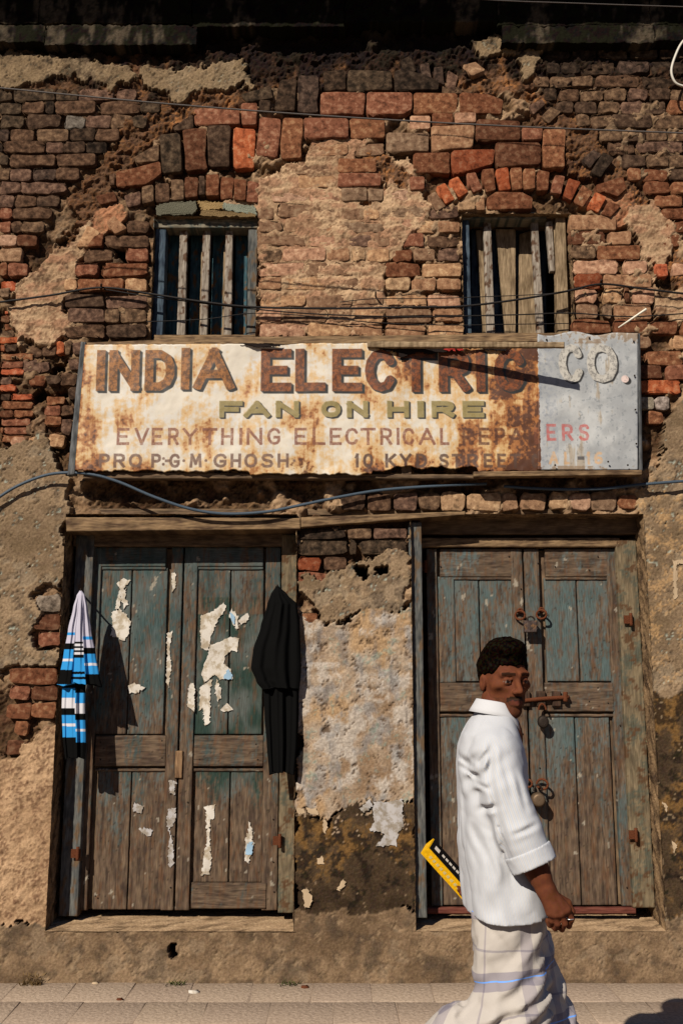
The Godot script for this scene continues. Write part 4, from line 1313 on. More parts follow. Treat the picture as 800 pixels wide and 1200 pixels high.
func sign_texture() -> ImageTexture:
	make_glyphs()
	sign_px.resize(TW * TH * 4)
	var nb := FastNoiseLite.new()
	nb.seed = 77
	nb.frequency = 0.0065
	nb.fractal_octaves = 5
	var nf := FastNoiseLite.new()
	nf.seed = 78
	nf.frequency = 0.05
	nf.fractal_octaves = 4
	nf.fractal_gain = 0.6
	var cream := Color8(184, 176, 163)
	var white := Color8(178, 178, 180)
	var amber := Color8(176, 134, 76)
	var rustc := Color8(128, 76, 36)
	var deep := Color8(66, 38, 24)
	for ty in TH:
		var y := TY0 + ty / TS
		for tx in TW:
			var x := TX0 + tx / TS
			var b := nb.get_noise_2d(tx, ty)
			var f := nf.get_noise_2d(tx, ty)
			var run := nf.get_noise_2d(tx * 0.7 + 300.0, ty * 0.07)
			var c: Color
			if x < 631.0 + f * 1.5:
				c = cream.lerp(white, clampf(0.4 + b * 1.5, 0, 1))
				var e := 0.0
				e += sm(36.0, 0.0, x - 92.0) * 0.42                    # rust creeping in from the folded edges
				e += sm(30.0, 0.0, 553.0 - y) * 0.40
				e += sm(14.0, 0.0, y - 402.0) * 0.1
				e += sm(490.0, 620.0, x) * 0.85 + sm(300.0, 520.0, x) * 0.10
				e += sm(90.0, 0.0, abs(x - 440.0)) * 0.18 * sm(470.0, 530.0, y)
				if x > 560.0 and y > 468.0 and y < 510.0 and x < 612.0: e -= 0.28
				var r := e + b * 1.2 + f * 0.4 + run * 0.4 - 0.16
				c = c.lerp(amber, sm(-0.42, 0.3, r) * 0.72)
				c = c.lerp(rustc, sm(0.2, 0.62, r) * 0.85)
				c = c.lerp(deep, sm(0.58, 1.05, r + f * 0.35) * 0.9)
				if y > 538.0 and x > 330.0: c = c.lerp(deep, sm(0.1, 0.5, b + f * 0.6 + (y - 546.0) * 0.03) * 0.8)
			else:
				c = Color8(134, 136, 138).lerp(Color8(160, 161, 161), clampf(0.5 + b * 1.5 + f * 0.4, 0, 1))
				c = c.lerp(Color8(106, 110, 114), sm(0.2, 0.5, f + run * 0.6) * 0.6)
				c = c.lerp(Color8(134, 114, 88), sm(0.35, 0.7, run + b) * 0.5)
				if x < 652.0: c = c.lerp(Color8(116, 120, 128), 0.5 * sm(-0.2, 0.3, f))
				if y < 400.0 or y > 547.0: c = c.lerp(Color8(116, 96, 76), sm(-0.1, 0.3, f + b) * 0.7)
			var k := (ty * TW + tx) * 4
			sign_px[k] = int(c.r * 255.0)
			sign_px[k + 1] = int(c.g * 255.0)
			sign_px[k + 2] = int(c.b * 255.0)
			sign_px[k + 3] = 255
	var brown := Color8(134, 88, 44)
	var dark_brown := Color8(90, 57, 30)
	for l in [["I", 112, 125], ["N", 129, 163], ["D", 171, 204], ["I", 211, 224], ["A", 228, 274]]:
		letter(l[0], l[1], l[2], 408 if l[1] > 200 else 410.5, 458 if l[1] < 205 else 456.5, 10.2, brown, 1.0, 1.0, 0.25, dark_brown)
	for l in [["E", 306, 341], ["L", 346, 381], ["E", 389, 424]]:
		letter(l[0], l[1], l[2], 409, 458.5, 10.6, Color8(118, 68, 33), 1.0, 1.0, 0.2, Color8(76, 43, 25))
	for l in [["C", 427, 462], ["T", 464, 510], ["R", 513, 550], ["I", 556, 569], ["C", 577, 614]]:
		letter(l[0], l[1], l[2], 410, 459, 10.6, Color8(112, 60, 28), 1.0, 1.0, 0.2, Color8(66, 38, 24))
	for l in [["C", 652, 682], ["O", 685, 723]]:
		letter(l[0], l[1], l[2], 404, 449, 9.0, Color8(164, 160, 152), 1.0, 0.6, 0.35, Color8(150, 146, 140))
	letter(".", 726, 735.5, 440, 449.5, 9.0, Color8(190, 170, 164), 1.0, 0.9, 0.3)
	var gold := Color8(122, 108, 66)
	for l in [["F", 257, 284], ["A", 286, 316], ["N", 323, 350], ["O", 376, 399], ["N", 406, 431], ["H", 453, 479], ["I", 487, 498], ["R", 505, 532], ["E", 541, 567]]:
		letter(l[0], l[1], l[2], 469.5, 489, 6.0 if l[0] != "I" else 8.0, gold, 0.95, 0.62, 0.25, Color8(140, 126, 84))
	var maroon := Color8(104, 64, 50)
	for l in [["E", 137, 151], ["V", 158, 174], ["E", 178, 190], ["R", 197, 209], ["Y", 214, 231], ["T", 237, 254], ["H", 259, 273], ["I", 280, 284], ["N", 289, 307], ["G", 313, 328],
			["E", 345, 359], ["L", 366, 381], ["E", 386, 400], ["C", 404, 419], ["T", 422, 440], ["R", 445, 459], ["I", 464, 468], ["C", 471, 485], ["A", 490, 510], ["L", 515, 526],
			["R", 541, 554], ["E", 560, 573], ["P", 579, 592], ["A", 595, 614], ["I", 618, 622]]:
		var faded: float = 0.85 if l[1] < 535 else 0.8
		letter(l[0], l[1], l[2], 501, 521, 3.3, maroon if l[1] < 535 else Color8(70, 42, 30), faded, 0.0, 0.45)
	for l in [["E", 639, 651], ["R", 657, 671], ["S", 677, 690]]:
		letter(l[0], l[1], l[2], 497, 516.5, 3.4, Color8(158, 74, 70), 0.8, 0.0, 0.5)
	letter("R", 625, 631, 500, 520, 3.3, Color8(110, 62, 44), 0.5, 0.0, 0.5)
	for l in [["P", 116, 128], ["R", 133, 146], ["O", 151, 166], ["P", 177, 188], [":", 189, 193], ["-", 193, 199], ["G", 198, 210], [".", 213, 217], ["M", 222, 236], [".", 239, 243], ["G", 250, 265], ["H", 270, 282], ["O", 286, 301], ["S", 306, 320], ["H", 325, 338], [".", 342, 347],
			["1", 415, 421], ["O", 425, 437], ["K", 451, 464], ["Y", 468, 482], ["D", 487, 500], ["S", 514, 526], ["T", 529, 541], ["R", 547, 560], ["E", 566, 577], ["E", 582, 593], ["T", 597, 610], ["C", 622, 630]]:
		letter(l[0], l[1], l[2], 531, 547.5, 3.3, Color8(92, 70, 60) if l[1] < 400 else Color8(70, 52, 44), 0.9 if l[1] < 510 else 0.8, 0.0, 0.3)
	for l in [["A", 642, 654], ["L", 660, 667], ["1", 686, 692], ["6", 695, 706]]:
		letter(l[0], l[1], l[2], 529, 544, 3.0, Color8(176, 138, 100), 0.75, 0.0, 0.5)
	letter("-", 676, 684, 533, 540, 4.0, Color8(60, 58, 60), 0.8, 0.0, 0.2)
	var img := Image.create_from_data(TW, TH, false, Image.FORMAT_RGBA8, sign_px)
	return ImageTexture.create_from_image(img)

# the sheet between two survey columns: buckled tin with a rotten lower edge, folded back at the sides
func tin_sheet(u0: float, u1: float, lift: float, ragged: float, top_v: Callable, bottom_v: Callable) -> ArrayMesh:
	var cols := int((u1 - u0) / 1.8) + 1
	var rows := 92
	var pos := PackedVector3Array()
	var uvs := PackedVector2Array()
	for j in rows + 2:
		for i in cols + 2:
			var s := clampf(float(i - 1) / (cols - 1), 0, 1)
			var t := clampf(float(j - 1) / (rows - 1), 0, 1)
			var u := lerpf(u0, u1, s)
			var v := lerpf(top_v.call(u), bottom_v.call(u), t)
			# bottom corners stand a little wider on the left, as hung
			u += (1.0 - sm(95.0, 640.0, u)) * (-12.0 * t)
			var x := u * 0.0047
			var y := v * 0.0047
			var z := 0.135 + lift - 0.02 * t
			z += 0.006 * n_big.get_noise_2d(x * 1.4, y * 1.4) + 0.0035 * n_mid.get_noise_2d(x * 0.35, y * 0.35) + 0.0012 * n_mid.get_noise_2d(x * 1.2, y * 1.2)
			if t > 0.93 and ragged > 0.0: z += (t - 0.93) * 0.15 * n_mid.get_noise_2d(x * 0.8, 2.0)
			if i == 0 or i == cols + 1 or j == 0 or j == rows + 1: z -= 0.02
			var p := at(u, v, z)
			pos.append(p)
			var q := plan(p)
			uvs.append(Vector2((q.x - TX0) * TS / TW, (q.y - TY0) * TS / TH))
	return sheet(cols + 2, rows + 2, pos, PackedColorArray(), uvs)

func sign_top(u: float) -> float: return 404.0 - (u - 100.0) * 0.006 + 1.0 * n_mid.get_noise_1d(u * 0.01)
func sign_bottom(u: float) -> float:
	var w := 552.0 + 4.0 * n_mid.get_noise_1d(u * 0.0035) + 1.2 * n_fine.get_noise_1d(u * 0.002)
	if u > 455.0 and u < 560.0: w -= 4.0 * sm(455.0, 470.0, u)
	if u < 150.0: w -= 4.0 * n_mid.get_noise_1d(u * 0.006)
	if u > 300.0 and u < 440.0: w += 4.0
	return w
func zinc_top(u: float) -> float: return 391.0 - (u - 630.0) * 0.006 + 2.5 * sin(u * 0.11) * sm(745.0, 690.0, u)
func zinc_bottom(u: float) -> float: return 551.0

func paint_zinc(p: Vector3) -> Color: return wood_tone(p, lin(58, 60, 62), lin(104, 106, 108))

func build_sign():
	var m := StandardMaterial3D.new()
	m.resource_name = "painted_tin"
	m.albedo_texture = sign_texture()
	m.roughness = 0.55
	m.metallic_specular = 0.4
	mats.tin = m
	var s := thing("shop_sign", "long rusty painted tin sign reading INDIA ELECTRIC CO. above the doors", "sign", at(420, 552, 0.1))
	var hold := s.position
	var parts := []
	parts.append(put(tin_sheet(100, 633, 0.0, 1.0, sign_top, sign_bottom), "rusty_sheet", m, s))
	parts.append(put(tin_sheet(629, 747, 0.008, 0.0, zinc_top, zinc_bottom), "zinc_sheet", m, s))
	parts[1].set_meta("label", "grey zinc sheet lettered CO. nailed over the sign's end")
	# frame behind it and the battens
	parts.append(put(board(at(95, 400, 0.13), at(101, 401, 0.13), at(88, 556, 0.105), at(79, 557, 0.105), 0.05, paint_zinc), "edge_strip", mats.wood, s))
	parts.append(put(board(at(746.5, 390, 0.14), at(750, 391, 0.13), at(753, 552, 0.11), at(749.5, 552, 0.12), 0.05, paint_zinc), "edge_strip", mats.wood, s))
	parts.append(put(board(at(100, 401, 0.115), at(235, 396, 0.115), at(235, 404.5, 0.125), at(100, 405, 0.125), 0.06, paint_lintel), "batten", mats.wood_flat, s))
	parts.append(put(board(at(228, 395, 0.13), at(632, 391, 0.12), at(632, 400, 0.135), at(228, 405, 0.135), 0.06, paint_lintel), "batten", mats.wood_flat, s))
	parts.append(put(board(at(430, 400, 0.152), at(661, 400.5, 0.34), at(661, 407, 0.34), at(430, 407, 0.152), 0.02, paint_pale_board), "loose_lath", mats.wood_flat, s))
	parts.append(put(board(at(555, 552.5, 0.14), at(752, 550.5, 0.14), at(752, 556.5, 0.14), at(555, 559, 0.14), 0.05, paint_lintel), "batten", mats.wood_flat, s))
	parts.append(put(board(at(98, 553, 0.09), at(560, 556, 0.09), at(560, 561, 0.09), at(98, 561, 0.09), 0.05, paint_dark), "batten", mats.wood_flat, s))
	for u in [140, 300, 470, 640, 720]:
		parts.append(put(board(at(u, 404, 0.09), at(u + 12, 404, 0.09), at(u + 12, 556, 0.08), at(u, 556, 0.08), 0.11, paint_dark, 0.03), "stay", mats.wood, s))
	# curled black shreds of an older sheet hanging over the top of the lettering
	material("charred", Color(0.13, 0.10, 0.09), 0.9, "speck", Vector3(6, 6, 6), 0.3, "bump")
	for q in [[433,404, 470,405, 520,406, 596,405, 590,412, 560,408, 520,412, 505,416, 490,412, 470,420, 466,413, 440,408], [280,402, 330,403, 328,406, 300,407]]:
		parts.append(scrap(s, q, 0.148, mats.charred, "torn_shred", 0.014, 0.002))
	for q in [[516,407, 545,407, 540,411, 522,411]]:
		material("red_paint", Color(0.55, 0.16, 0.14), 0.7)
		parts.append(scrap(s, q, 0.152, mats.red_paint, "torn_shred", 0.01, 0.002))
	material("white_stick", Color(0.80, 0.78, 0.72), 0.7)
	parts.append(put(tube_mesh([at(724, 384, 0.13), at(757, 362, 0.2)], 0.006, 8, 2, [0.004, 0.007]), "stick", mats.white_stick, s))
	for q in [[742, 400], [743, 440], [744, 480], [745, 520], [640, 398], [690, 396], [735, 545], [650, 545], [712, 541]]:
		var sp := SphereMesh.new()
		sp.radius = 0.0055
		sp.height = 0.011
		sp.radial_segments = 8
		sp.rings = 4
		parts.append(put(sp, "nail", mats.iron, s, at(q[0], q[1], 0.146)))
	for p in parts:
		if p: p.position -= hold

# ------------------------------------------------------------------ cables, hanging clothes, locks
func cable(called: String, label: String, pts: Array, r: float, mat: Material, group := "", jig := 0.0):
	var w := []
	for p in pts: w.append(at(p[0], p[1], p[2]))
	var base: Vector3 = w[0]
	for i in w.size(): w[i] -= base
	var o := put(tube_mesh(w, r, 7, 7), called, mat, self, base)
	tag(o, label, "cable", group)
	return o

func build_cables():
	material("wire_black", Color(0.13, 0.12, 0.12), 0.6, "speck", Vector3(9, 9, 9))
	material("wire_grey", Color(0.34, 0.32, 0.31), 0.6, "speck", Vector3(9, 9, 9))
	material("cable_blue", Color(0.26, 0.31, 0.36), 0.45, "speck", Vector3(7, 7, 7))
	material("cable_white", Color(0.72, 0.70, 0.66), 0.5)
	cable("overhead_wire", "thin grey wire crossing the whole facade above both windows", [[-40, 99, 0.75], [0, 103, 0.75], [200, 122, 0.75], [400, 137, 0.75], [600, 148, 0.75], [800, 156, 0.75], [850, 158, 0.75]], 0.0042, mats.wire_grey, "wires across the facade")
	cable("overhead_wire", "dark wire in the shade at the very top, right half", [[420, -14, 0.6], [560, -1, 0.6], [680, 4, 0.6], [800, 8, 0.6], [850, 10, 0.6]], 0.003, mats.wire_grey, "wires across the facade")
	cable("overhead_wire", "black wire pair peaking at a nail left of the left window", [[-40, 358, 0.03], [0, 354, 0.035], [60, 346, 0.04], [119, 337, 0.045], [180, 345, 0.05], [240, 354, 0.055], [300, 360, 0.055], [400, 361.5, 0.05], [480, 360, 0.05], [540, 359, 0.05], [600, 352, 0.05], [660, 342, 0.045], [703, 333, 0.04], [750, 338, 0.03], [800, 344, 0.03], [850, 348, 0.03]], 0.0062, mats.wire_black, "wires across the facade")
	cable("overhead_wire", "thin black wire just under the wire pair, between the windows", [[122, 339, 0.04], [180, 348, 0.04], [260, 358, 0.05], [340, 366, 0.05], [420, 370, 0.045], [500, 371, 0.045], [600, 369, 0.05], [668, 367, 0.04], [740, 371, 0.03], [830, 365, 0.03]], 0.0038, mats.wire_black, "wires across the facade")
	cable("overhead_wire", "lowest thin black wire, close above the sign", [[172, 377, 0.03], [240, 374, 0.04], [300, 367, 0.045], [380, 372, 0.04], [440, 378, 0.03], [520, 381, 0.04], [600, 380, 0.05], [668, 379, 0.03]], 0.0026, mats.wire_black, "wires across the facade")
	cable("overhead_wire", "slack wire passing just above the wire pair in front of the right window", [[398, 354, 0.02], [440, 350, 0.03], [500, 350, 0.04], [560, 348, 0.05], [630, 345, 0.05], [668, 341, 0.03], [705, 334, 0.03]], 0.0025, mats.wire_black, "wires across the facade")
	cable("sagging_cable", "blue-grey cable sagging from the left edge below the sign", [[-40, 604, 0.06], [-8, 587, 0.06], [20, 570, 0.06], [50, 558, 0.07], [76, 554, 0.09], [108, 556, 0.10], [140, 565, 0.10], [180, 582, 0.10], [222, 596, 0.09], [262, 602, 0.08], [310, 600, 0.08], [352, 592, 0.07], [400, 582, 0.06], [450, 574, 0.05], [520, 569, 0.05], [570, 567, 0.05]], 0.0085, mats.cable_blue, "cables under the sign")
	cable("sagging_cable", "blue-grey cable running right from below the sign's end", [[590, 570, 0.05], [640, 573, 0.05], [700, 573, 0.06], [750, 568, 0.07], [800, 564, 0.07], [850, 562, 0.06]], 0.0085, mats.cable_blue, "cables under the sign")
	cable("loose_cable", "white loop of cable at the top right edge", [[812, 38, 0.12], [800, 48, 0.13], [792, 62, 0.14], [786, 82, 0.14], [790, 96, 0.13], [800, 101, 0.12], [815, 103, 0.12]], 0.007, mats.cable_white)
	cable("bent_nail", "iron nail holding the wires left of the left window", [[118, 340, -0.03], [118.5, 337, 0.02], [119, 333, 0.07]], 0.006, mats.iron, "nails holding the wires").set_meta("category", "nail")
	cable("bent_nail", "iron nail holding the wires right of the right window", [[703, 337, -0.03], [703.5, 333, 0.02], [704, 328, 0.06]], 0.006, mats.iron, "nails holding the wires").set_meta("category", "nail")
	cable("bent_nail", "iron nail in the mortar between the windows", [[441, 350, -0.03], [440, 347, 0.02], [440, 342, 0.06]], 0.005, mats.iron, "nails holding the wires").set_meta("category", "nail")

# hanging cloth: a closed, deeply pleated loft; rows of [v, left, right, half depth]
func cloth_mesh(rows: Array, zc: float, folds: float, amp: float, seed_: float, paint: Callable, lean := 0.0, hem := 0.0) -> ArrayMesh:
	var around := 160
	var down := 230
	var pos := PackedVector3Array()
	var col := PackedColorArray()
	var v_top: float = rows[0][0]
	var v_bot: float = rows[rows.size() - 1][0]
	for j in down + 1:
		var v := lerpf(v_top, v_bot, float(j) / down)
		var k := 0
		while k < rows.size() - 2 and rows[k + 1][0] < v: k += 1
		var a: Array = rows[k]
		var b: Array = rows[k + 1]
		var t: float = clampf((v - a[0]) / (b[0] - a[0]), 0, 1)
		t = t * t * (3.0 - 2.0 * t) * 0.5 + t * 0.5
		var l := lerpf(a[1], b[1], t)
		var r := lerpf(a[2], b[2], t)
		var dep := lerpf(a[3], b[3], t)
		var tt := float(j) / down
		for i in around + 1:
			var ang := TAU * i / around
			var cx := -cos(ang)
			var front := sin(ang)
			var u := lerpf(l, r, 0.5 + 0.5 * cx)
			var wave := sin(cx * folds * PI + seed_ + 0.6 * sin(tt * 3.0 + seed_)) + 0.5 * sin(cx * folds * 2.3 * PI + seed_ * 2.0 + tt * 1.4)
			var z := zc + lean * tt + dep * front + amp * wave * sm(0.0, 0.25, tt) * (0.4 + 0.6 * absf(front)) * sqrt(absf(front))
			var vv := v + hem * cx * cx * sm(0.7, 1.0, tt) + hem * 0.4 * wave * sm(0.8, 1.0, tt)
			u += 0.8 * wave * tt
			var p := at(u, vv, z)
			pos.append(p)
			col.append(paint.call(cx, vv, u))
	# close both ends
	for e in 2:
		var c := Vector3.ZERO
		var row := 0 if e == 0 else down
		for i in around: c += pos[row * (around + 1) + i] / around
		if e == 0:
			var p2 := PackedVector3Array()
			var c2 := PackedColorArray()
			for i in around + 1:
				p2.append(c)
				c2.append(col[i])
			p2.append_array(pos)
			c2.append_array(col)
			pos = p2
			col = c2
		else:
			c = Vector3.ZERO
			for i in around: c += pos[(down + 1) * (around + 1) + i] / around
			c += Vector3(0, 0.012, 0)
			for i in around + 1:
				pos.append(c)
				col.append(col[(down + 1) * (around + 1) + i])
	return sheet(around + 1, down + 3, pos, col)

func band(v: float, list: Array) -> Color:
	for b in list:
		if v < b[0]: return b[1]
	return list[list.size() - 1][1]

var LAV := lin(160, 157, 170)
var BLU := lin(44, 122, 178)
var BLK := lin(16, 16, 20)
var WHT := lin(176, 174, 178)

func towel_front(cx: float, v: float, u: float) -> Color:
	var w := v
	if cx > -0.35 and cx < 0.25:
		return band(w, [[752, LAV], [754.5, BLK], [757, WHT], [759.5, BLK], [762, WHT], [764.5, BLK], [767, WHT], [771, BLK], [787, BLU], [790, BLK], [793, BLU], [796, BLK], [830, BLU]])
	if cx >= 0.25: w -= 5.0
	return band(w, [[741, LAV], [744.5, BLU], [754, LAV], [761, BLK], [772, BLU], [775, WHT], [785, BLU], [802, BLK], [805, BLU], [830, BLK]])
func towel_back(cx: float, v: float, u: float) -> Color:
	var w := v - (6.0 if cx > 0.1 else 0.0)
	return band(w, [[806, BLK], [818, BLU], [830, WHT], [838, BLK], [848, BLU], [851, WHT], [864, BLU], [900, BLK]])
func black_cotton(cx: float, v: float, u: float) -> Color:
	return lin(17, 16, 17)

func build_clothes():
	var cloth := material("cotton", Color.WHITE, 0.95, "", Vector3.ONE, 0.0, "", true, 0.05)
	var t := thing("striped_towel", "blue, black and white striped towel hung by the left door", "towel", at(95, 694, 0.02))
	var a := put(cloth_mesh([[692, 93.5, 96.5, 0.012], [698, 90, 100, 0.018], [712, 86, 103, 0.024], [738, 80, 107, 0.03], [768, 75, 112, 0.034], [790, 71, 116, 0.036], [801, 68, 119, 0.036]], 0.035, 2.4, 0.011, 0.7, towel_front, 0.03, 3.0), "front_fall", cloth, t)
	var b := put(cloth_mesh([[755, 80, 104, 0.014], [790, 74, 101, 0.022], [830, 72.5, 100, 0.024], [865, 73.5, 101, 0.024], [888, 76, 100, 0.02]], 0.03, 1.7, 0.01, 2.1, towel_back, 0.02, 2.0), "back_fall", cloth, t)
	var peg := put(tube_mesh([at(95, 694, -0.1), at(95, 693, 0.03), at(95, 690, 0.045)], 0.005, 8, 3), "peg", mats.iron, t)
	for p in [a, b, peg]: p.position -= t.position
	var g := thing("black_garment", "black cotton garment hung from a peg on the left door's right post", "garment", at(325, 690, 0.02))
	var c := put(cloth_mesh([[687, 323, 327, 0.012], [697, 317, 337, 0.02], [708, 313, 348, 0.028], [735, 305, 351, 0.034], [762, 296, 352, 0.036], [782, 293.5, 353, 0.036], [797, 300, 352, 0.032], [806, 307, 351, 0.03]], 0.035, 1.8, 0.014, 1.3, black_cotton, 0.03, 2.0), "body", cloth, g)
	var d := put(cloth_mesh([[760, 306, 350, 0.02], [800, 308, 350.5, 0.026], [840, 309.5, 350, 0.028], [870, 312, 349, 0.028], [905, 315, 346, 0.024]], 0.03, 2.2, 0.013, 3.0, black_cotton, 0.02, 3.0), "sleeve", cloth, g)
	var peg2 := put(tube_mesh([at(325, 688, -0.1), at(325, 688, 0.03), at(325, 685, 0.045)], 0.005, 8, 3), "peg", mats.iron, g)
	for p in [c, d, peg2]: p.position -= g.position

func ring(parent: Node, c: Vector3, r: float, w: float, mat: Material, called: String, a0 := 0.0, a1 := TAU, tilt := 0.0, stretch := 1.0):
	var pts := []
	for k in 15:
		var a := lerpf(a0, a1, k / 14.0)
		pts.append(c + Vector3(cos(a) * r, sin(a) * r * stretch, sin(tilt) * cos(a) * r))
	return put(tube_mesh(pts, w, 7, 2), called, mat, parent)

func build_locks():
	var z := -0.155
	var l := thing("padlock", "square rusty padlock linking two rings above the right door's bolt", "padlock", at(621, 740, z + 0.05), "padlocks on the right door")
	var body := BoxMesh.new()
	var o := put(board(at(614, 727, z + 0.075), at(629, 727, z + 0.075), at(629, 741, z + 0.075), at(614, 741, z + 0.075), 0.028, paint_lock, 0.008, 0.0004, 0.001), "body", mats.wood, l)
	var parts := [o]
	parts.append(ring(l, at(621.5, 727, z + 0.06), 0.021, 0.0045, mats.iron, "shackle", 0.0, PI))
	for p in parts: p.position -= l.position
	var e: Node = wall_node.get_node("double_door_001") if wall_node.has_node("double_door_001") else wall_node
	for c in [[609, 721], [634, 720]]:
		ring(e, at(c[0], c[1], z + 0.03), 0.024, 0.006, mats.rust, "hasp_ring", 0.0, TAU, 0.8)
		ring(e, at(c[0], c[1] - 5, z + 0.01), 0.012, 0.006, mats.rust, "staple")
	var r := thing("padlock", "round brass padlock hanging low on the right door", "padlock", at(630, 945, z + 0.05), "padlocks on the right door")
	var prof := [[0.0008, 0.0322], [0.012, 0.0322], [0.024, 0.032], [0.030, 0.029], [0.033, 0.024], [0.036, 0.022], [0.037, 0.0], [0.036, -0.03], [0.0, -0.03]]
	parts = [put(lathe(prof, 28), "body", mats.brass, r, at(630, 937, z + 0.065))]
	parts.append(ring(r, at(630, 927, z + 0.06), 0.022, 0.005, mats.iron, "shackle", 0.0, PI, 0.0, 1.5))
	for p in parts: p.position -= r.position
	ring(e, at(635, 919, z + 0.04), 0.026, 0.0065, mats.rust, "hasp_ring", 0.0, TAU, 0.7)
	ring(e, at(618, 918, z + 0.035), 0.02, 0.006, mats.rust, "hasp_ring", 0.0, TAU, 0.9)
	var q := thing("padlock", "old blackened padlock hanging below the bolt of the right door", "padlock", at(636, 850, z + 0.04), "padlocks on the right door")
	parts = [put(lathe([[0.0008, 0.0162], [0.012, 0.0162], [0.022, 0.016], [0.029, 0.010], [0.030, -0.012], [0.0, -0.016]], 20), "body", mats.iron, q, at(636, 846, z + 0.045))]
	parts.append(ring(q, at(635, 832, z + 0.045), 0.02, 0.0055, mats.rust, "shackle", 0.0, PI, 0.0, 1.6))
	parts[0].scale = Vector3(1, 1.15, 1)
	for p in parts: p.position -= q.position

func paint_lock(p: Vector3) -> Color: return blob_color(p.x * 3.0, p.y * 3.0, lin(52, 44, 42), lin(86, 74, 70), lin(110, 82, 58))

func lathe(prof: Array, n: int) -> ArrayMesh:   # about the z axis, [radius, z] from front to back
	var pos := PackedVector3Array()
	for j in prof.size():
		for i in n + 1:
			var a := -TAU * i / n
			pos.append(Vector3(cos(a) * prof[j][0], sin(a) * prof[j][0], prof[j][1]))
	return sheet(n + 1, prof.size(), pos, PackedColorArray())

# ------------------------------------------------------------------ the man walking by
# smooth bodies: a distance field sampled on a grid (only near the surface) and meshed as surface nets
func nets(f: Callable, box: AABB, cell: float, paint: Callable, uvf: Callable = no_uv, has_uv := false) -> Dictionary:
	var nx := int(ceil(box.size.x / cell)) + 2
	var ny := int(ceil(box.size.y / cell)) + 2
	var nz := int(ceil(box.size.z / cell)) + 2
	var val := PackedFloat32Array()
	val.resize(nx * ny * nz)
	var o := box.position
	var B := 5
	var hd := B * cell * 0.87 + cell * 1.5
	for bz in range(0, nz, B):
		for by in range(0, ny, B):
			for bx in range(0, nx, B):
				var d0: float = f.call(o + Vector3(bx + B * 0.5, by + B * 0.5, bz + B * 0.5) * cell)
				var near := absf(d0) < hd * 1.25
				for z in range(bz, mini(bz + B, nz)):
					for y in range(by, mini(by + B, ny)):
						var row := (z * ny + y) * nx
						for x in range(bx, mini(bx + B, nx)):
							val[row + x] = f.call(o + Vector3(x, y, z) * cell) if near else d0
	var ids := PackedInt32Array()
	ids.resize(nx * ny * nz)
	ids.fill(-1)
	var pos := PackedVector3Array()
	var sy := nx
	var sz := nx * ny
	var offs := [0, 1, sy, sy + 1, sz, sz + 1, sz + sy, sz + sy + 1]
	var edges := [[0, 1], [2, 3], [4, 5], [6, 7], [0, 2], [1, 3], [4, 6], [5, 7], [0, 4], [1, 5], [2, 6], [3, 7]]
	var cor := [Vector3(0, 0, 0), Vector3(1, 0, 0), Vector3(0, 1, 0), Vector3(1, 1, 0), Vector3(0, 0, 1), Vector3(1, 0, 1), Vector3(0, 1, 1), Vector3(1, 1, 1)]
	for z in nz - 1:
		for y in ny - 1:
			var row := (z * ny + y) * nx
			for x in nx - 1:
				var i := row + x
				var s := 0
				if val[i] < 0.0: s += 1
				if val[i + 1] < 0.0: s += 1
				if val[i + sy] < 0.0: s += 1
				if val[i + sy + 1] < 0.0: s += 1
				if val[i + sz] < 0.0: s += 1
				if val[i + sz + 1] < 0.0: s += 1
				if val[i + sz + sy] < 0.0: s += 1
				if val[i + sz + sy + 1] < 0.0: s += 1
				if s == 0 or s == 8: continue
				var p := Vector3.ZERO
				var c := 0
				for e in edges:
					var a := val[i + offs[e[0]]]
					var b := val[i + offs[e[1]]]
					if (a < 0.0) != (b < 0.0):
						var t := a / (a - b)
						p += cor[e[0]].lerp(cor[e[1]], t)
						c += 1
				ids[i] = pos.size()
				pos.append(o + (Vector3(x, y, z) + p / c) * cell)
	var idx := PackedInt32Array()
	for z in range(1, nz - 1):
		for y in range(1, ny - 1):
			var row := (z * ny + y) * nx
			for x in range(1, nx - 1):
				var i := row + x
				var ins := val[i] < 0.0
				for ax in 3:
					var st: int = [1, sy, sz][ax]
					if (val[i + st] < 0.0) == ins: continue
					var u: int = [sy, sz, 1][ax]
					var w: int = [sz, 1, sy][ax]
					var a := ids[i - u - w]
					var b := ids[i - w]
					var c := ids[i]
					var d := ids[i - u]
					if a < 0 or b < 0 or c < 0 or d < 0: continue
					if ins: idx.append_array(PackedInt32Array([a, c, b, a, d, c]))
					else: idx.append_array(PackedInt32Array([a, b, c, a, c, d]))
	var nor := PackedVector3Array()
	nor.resize(pos.size())
	for k in range(0, idx.size(), 3):
		var n := (pos[idx[k + 2]] - pos[idx[k]]).cross(pos[idx[k + 1]] - pos[idx[k]])
		nor[idx[k]] += n
		nor[idx[k + 1]] += n
		nor[idx[k + 2]] += n
	var col := PackedColorArray()
	var uvs := PackedVector2Array()
	for k in pos.size():
		nor[k] = nor[k].normalized()
		col.append(paint.call(pos[k], nor[k]))
		if has_uv: uvs.append(uvf.call(pos[k]))
	return {"p": pos, "n": nor, "c": col, "u": uvs, "i": idx}

func no_uv(_p: Vector3) -> Vector2: return Vector2.ZERO

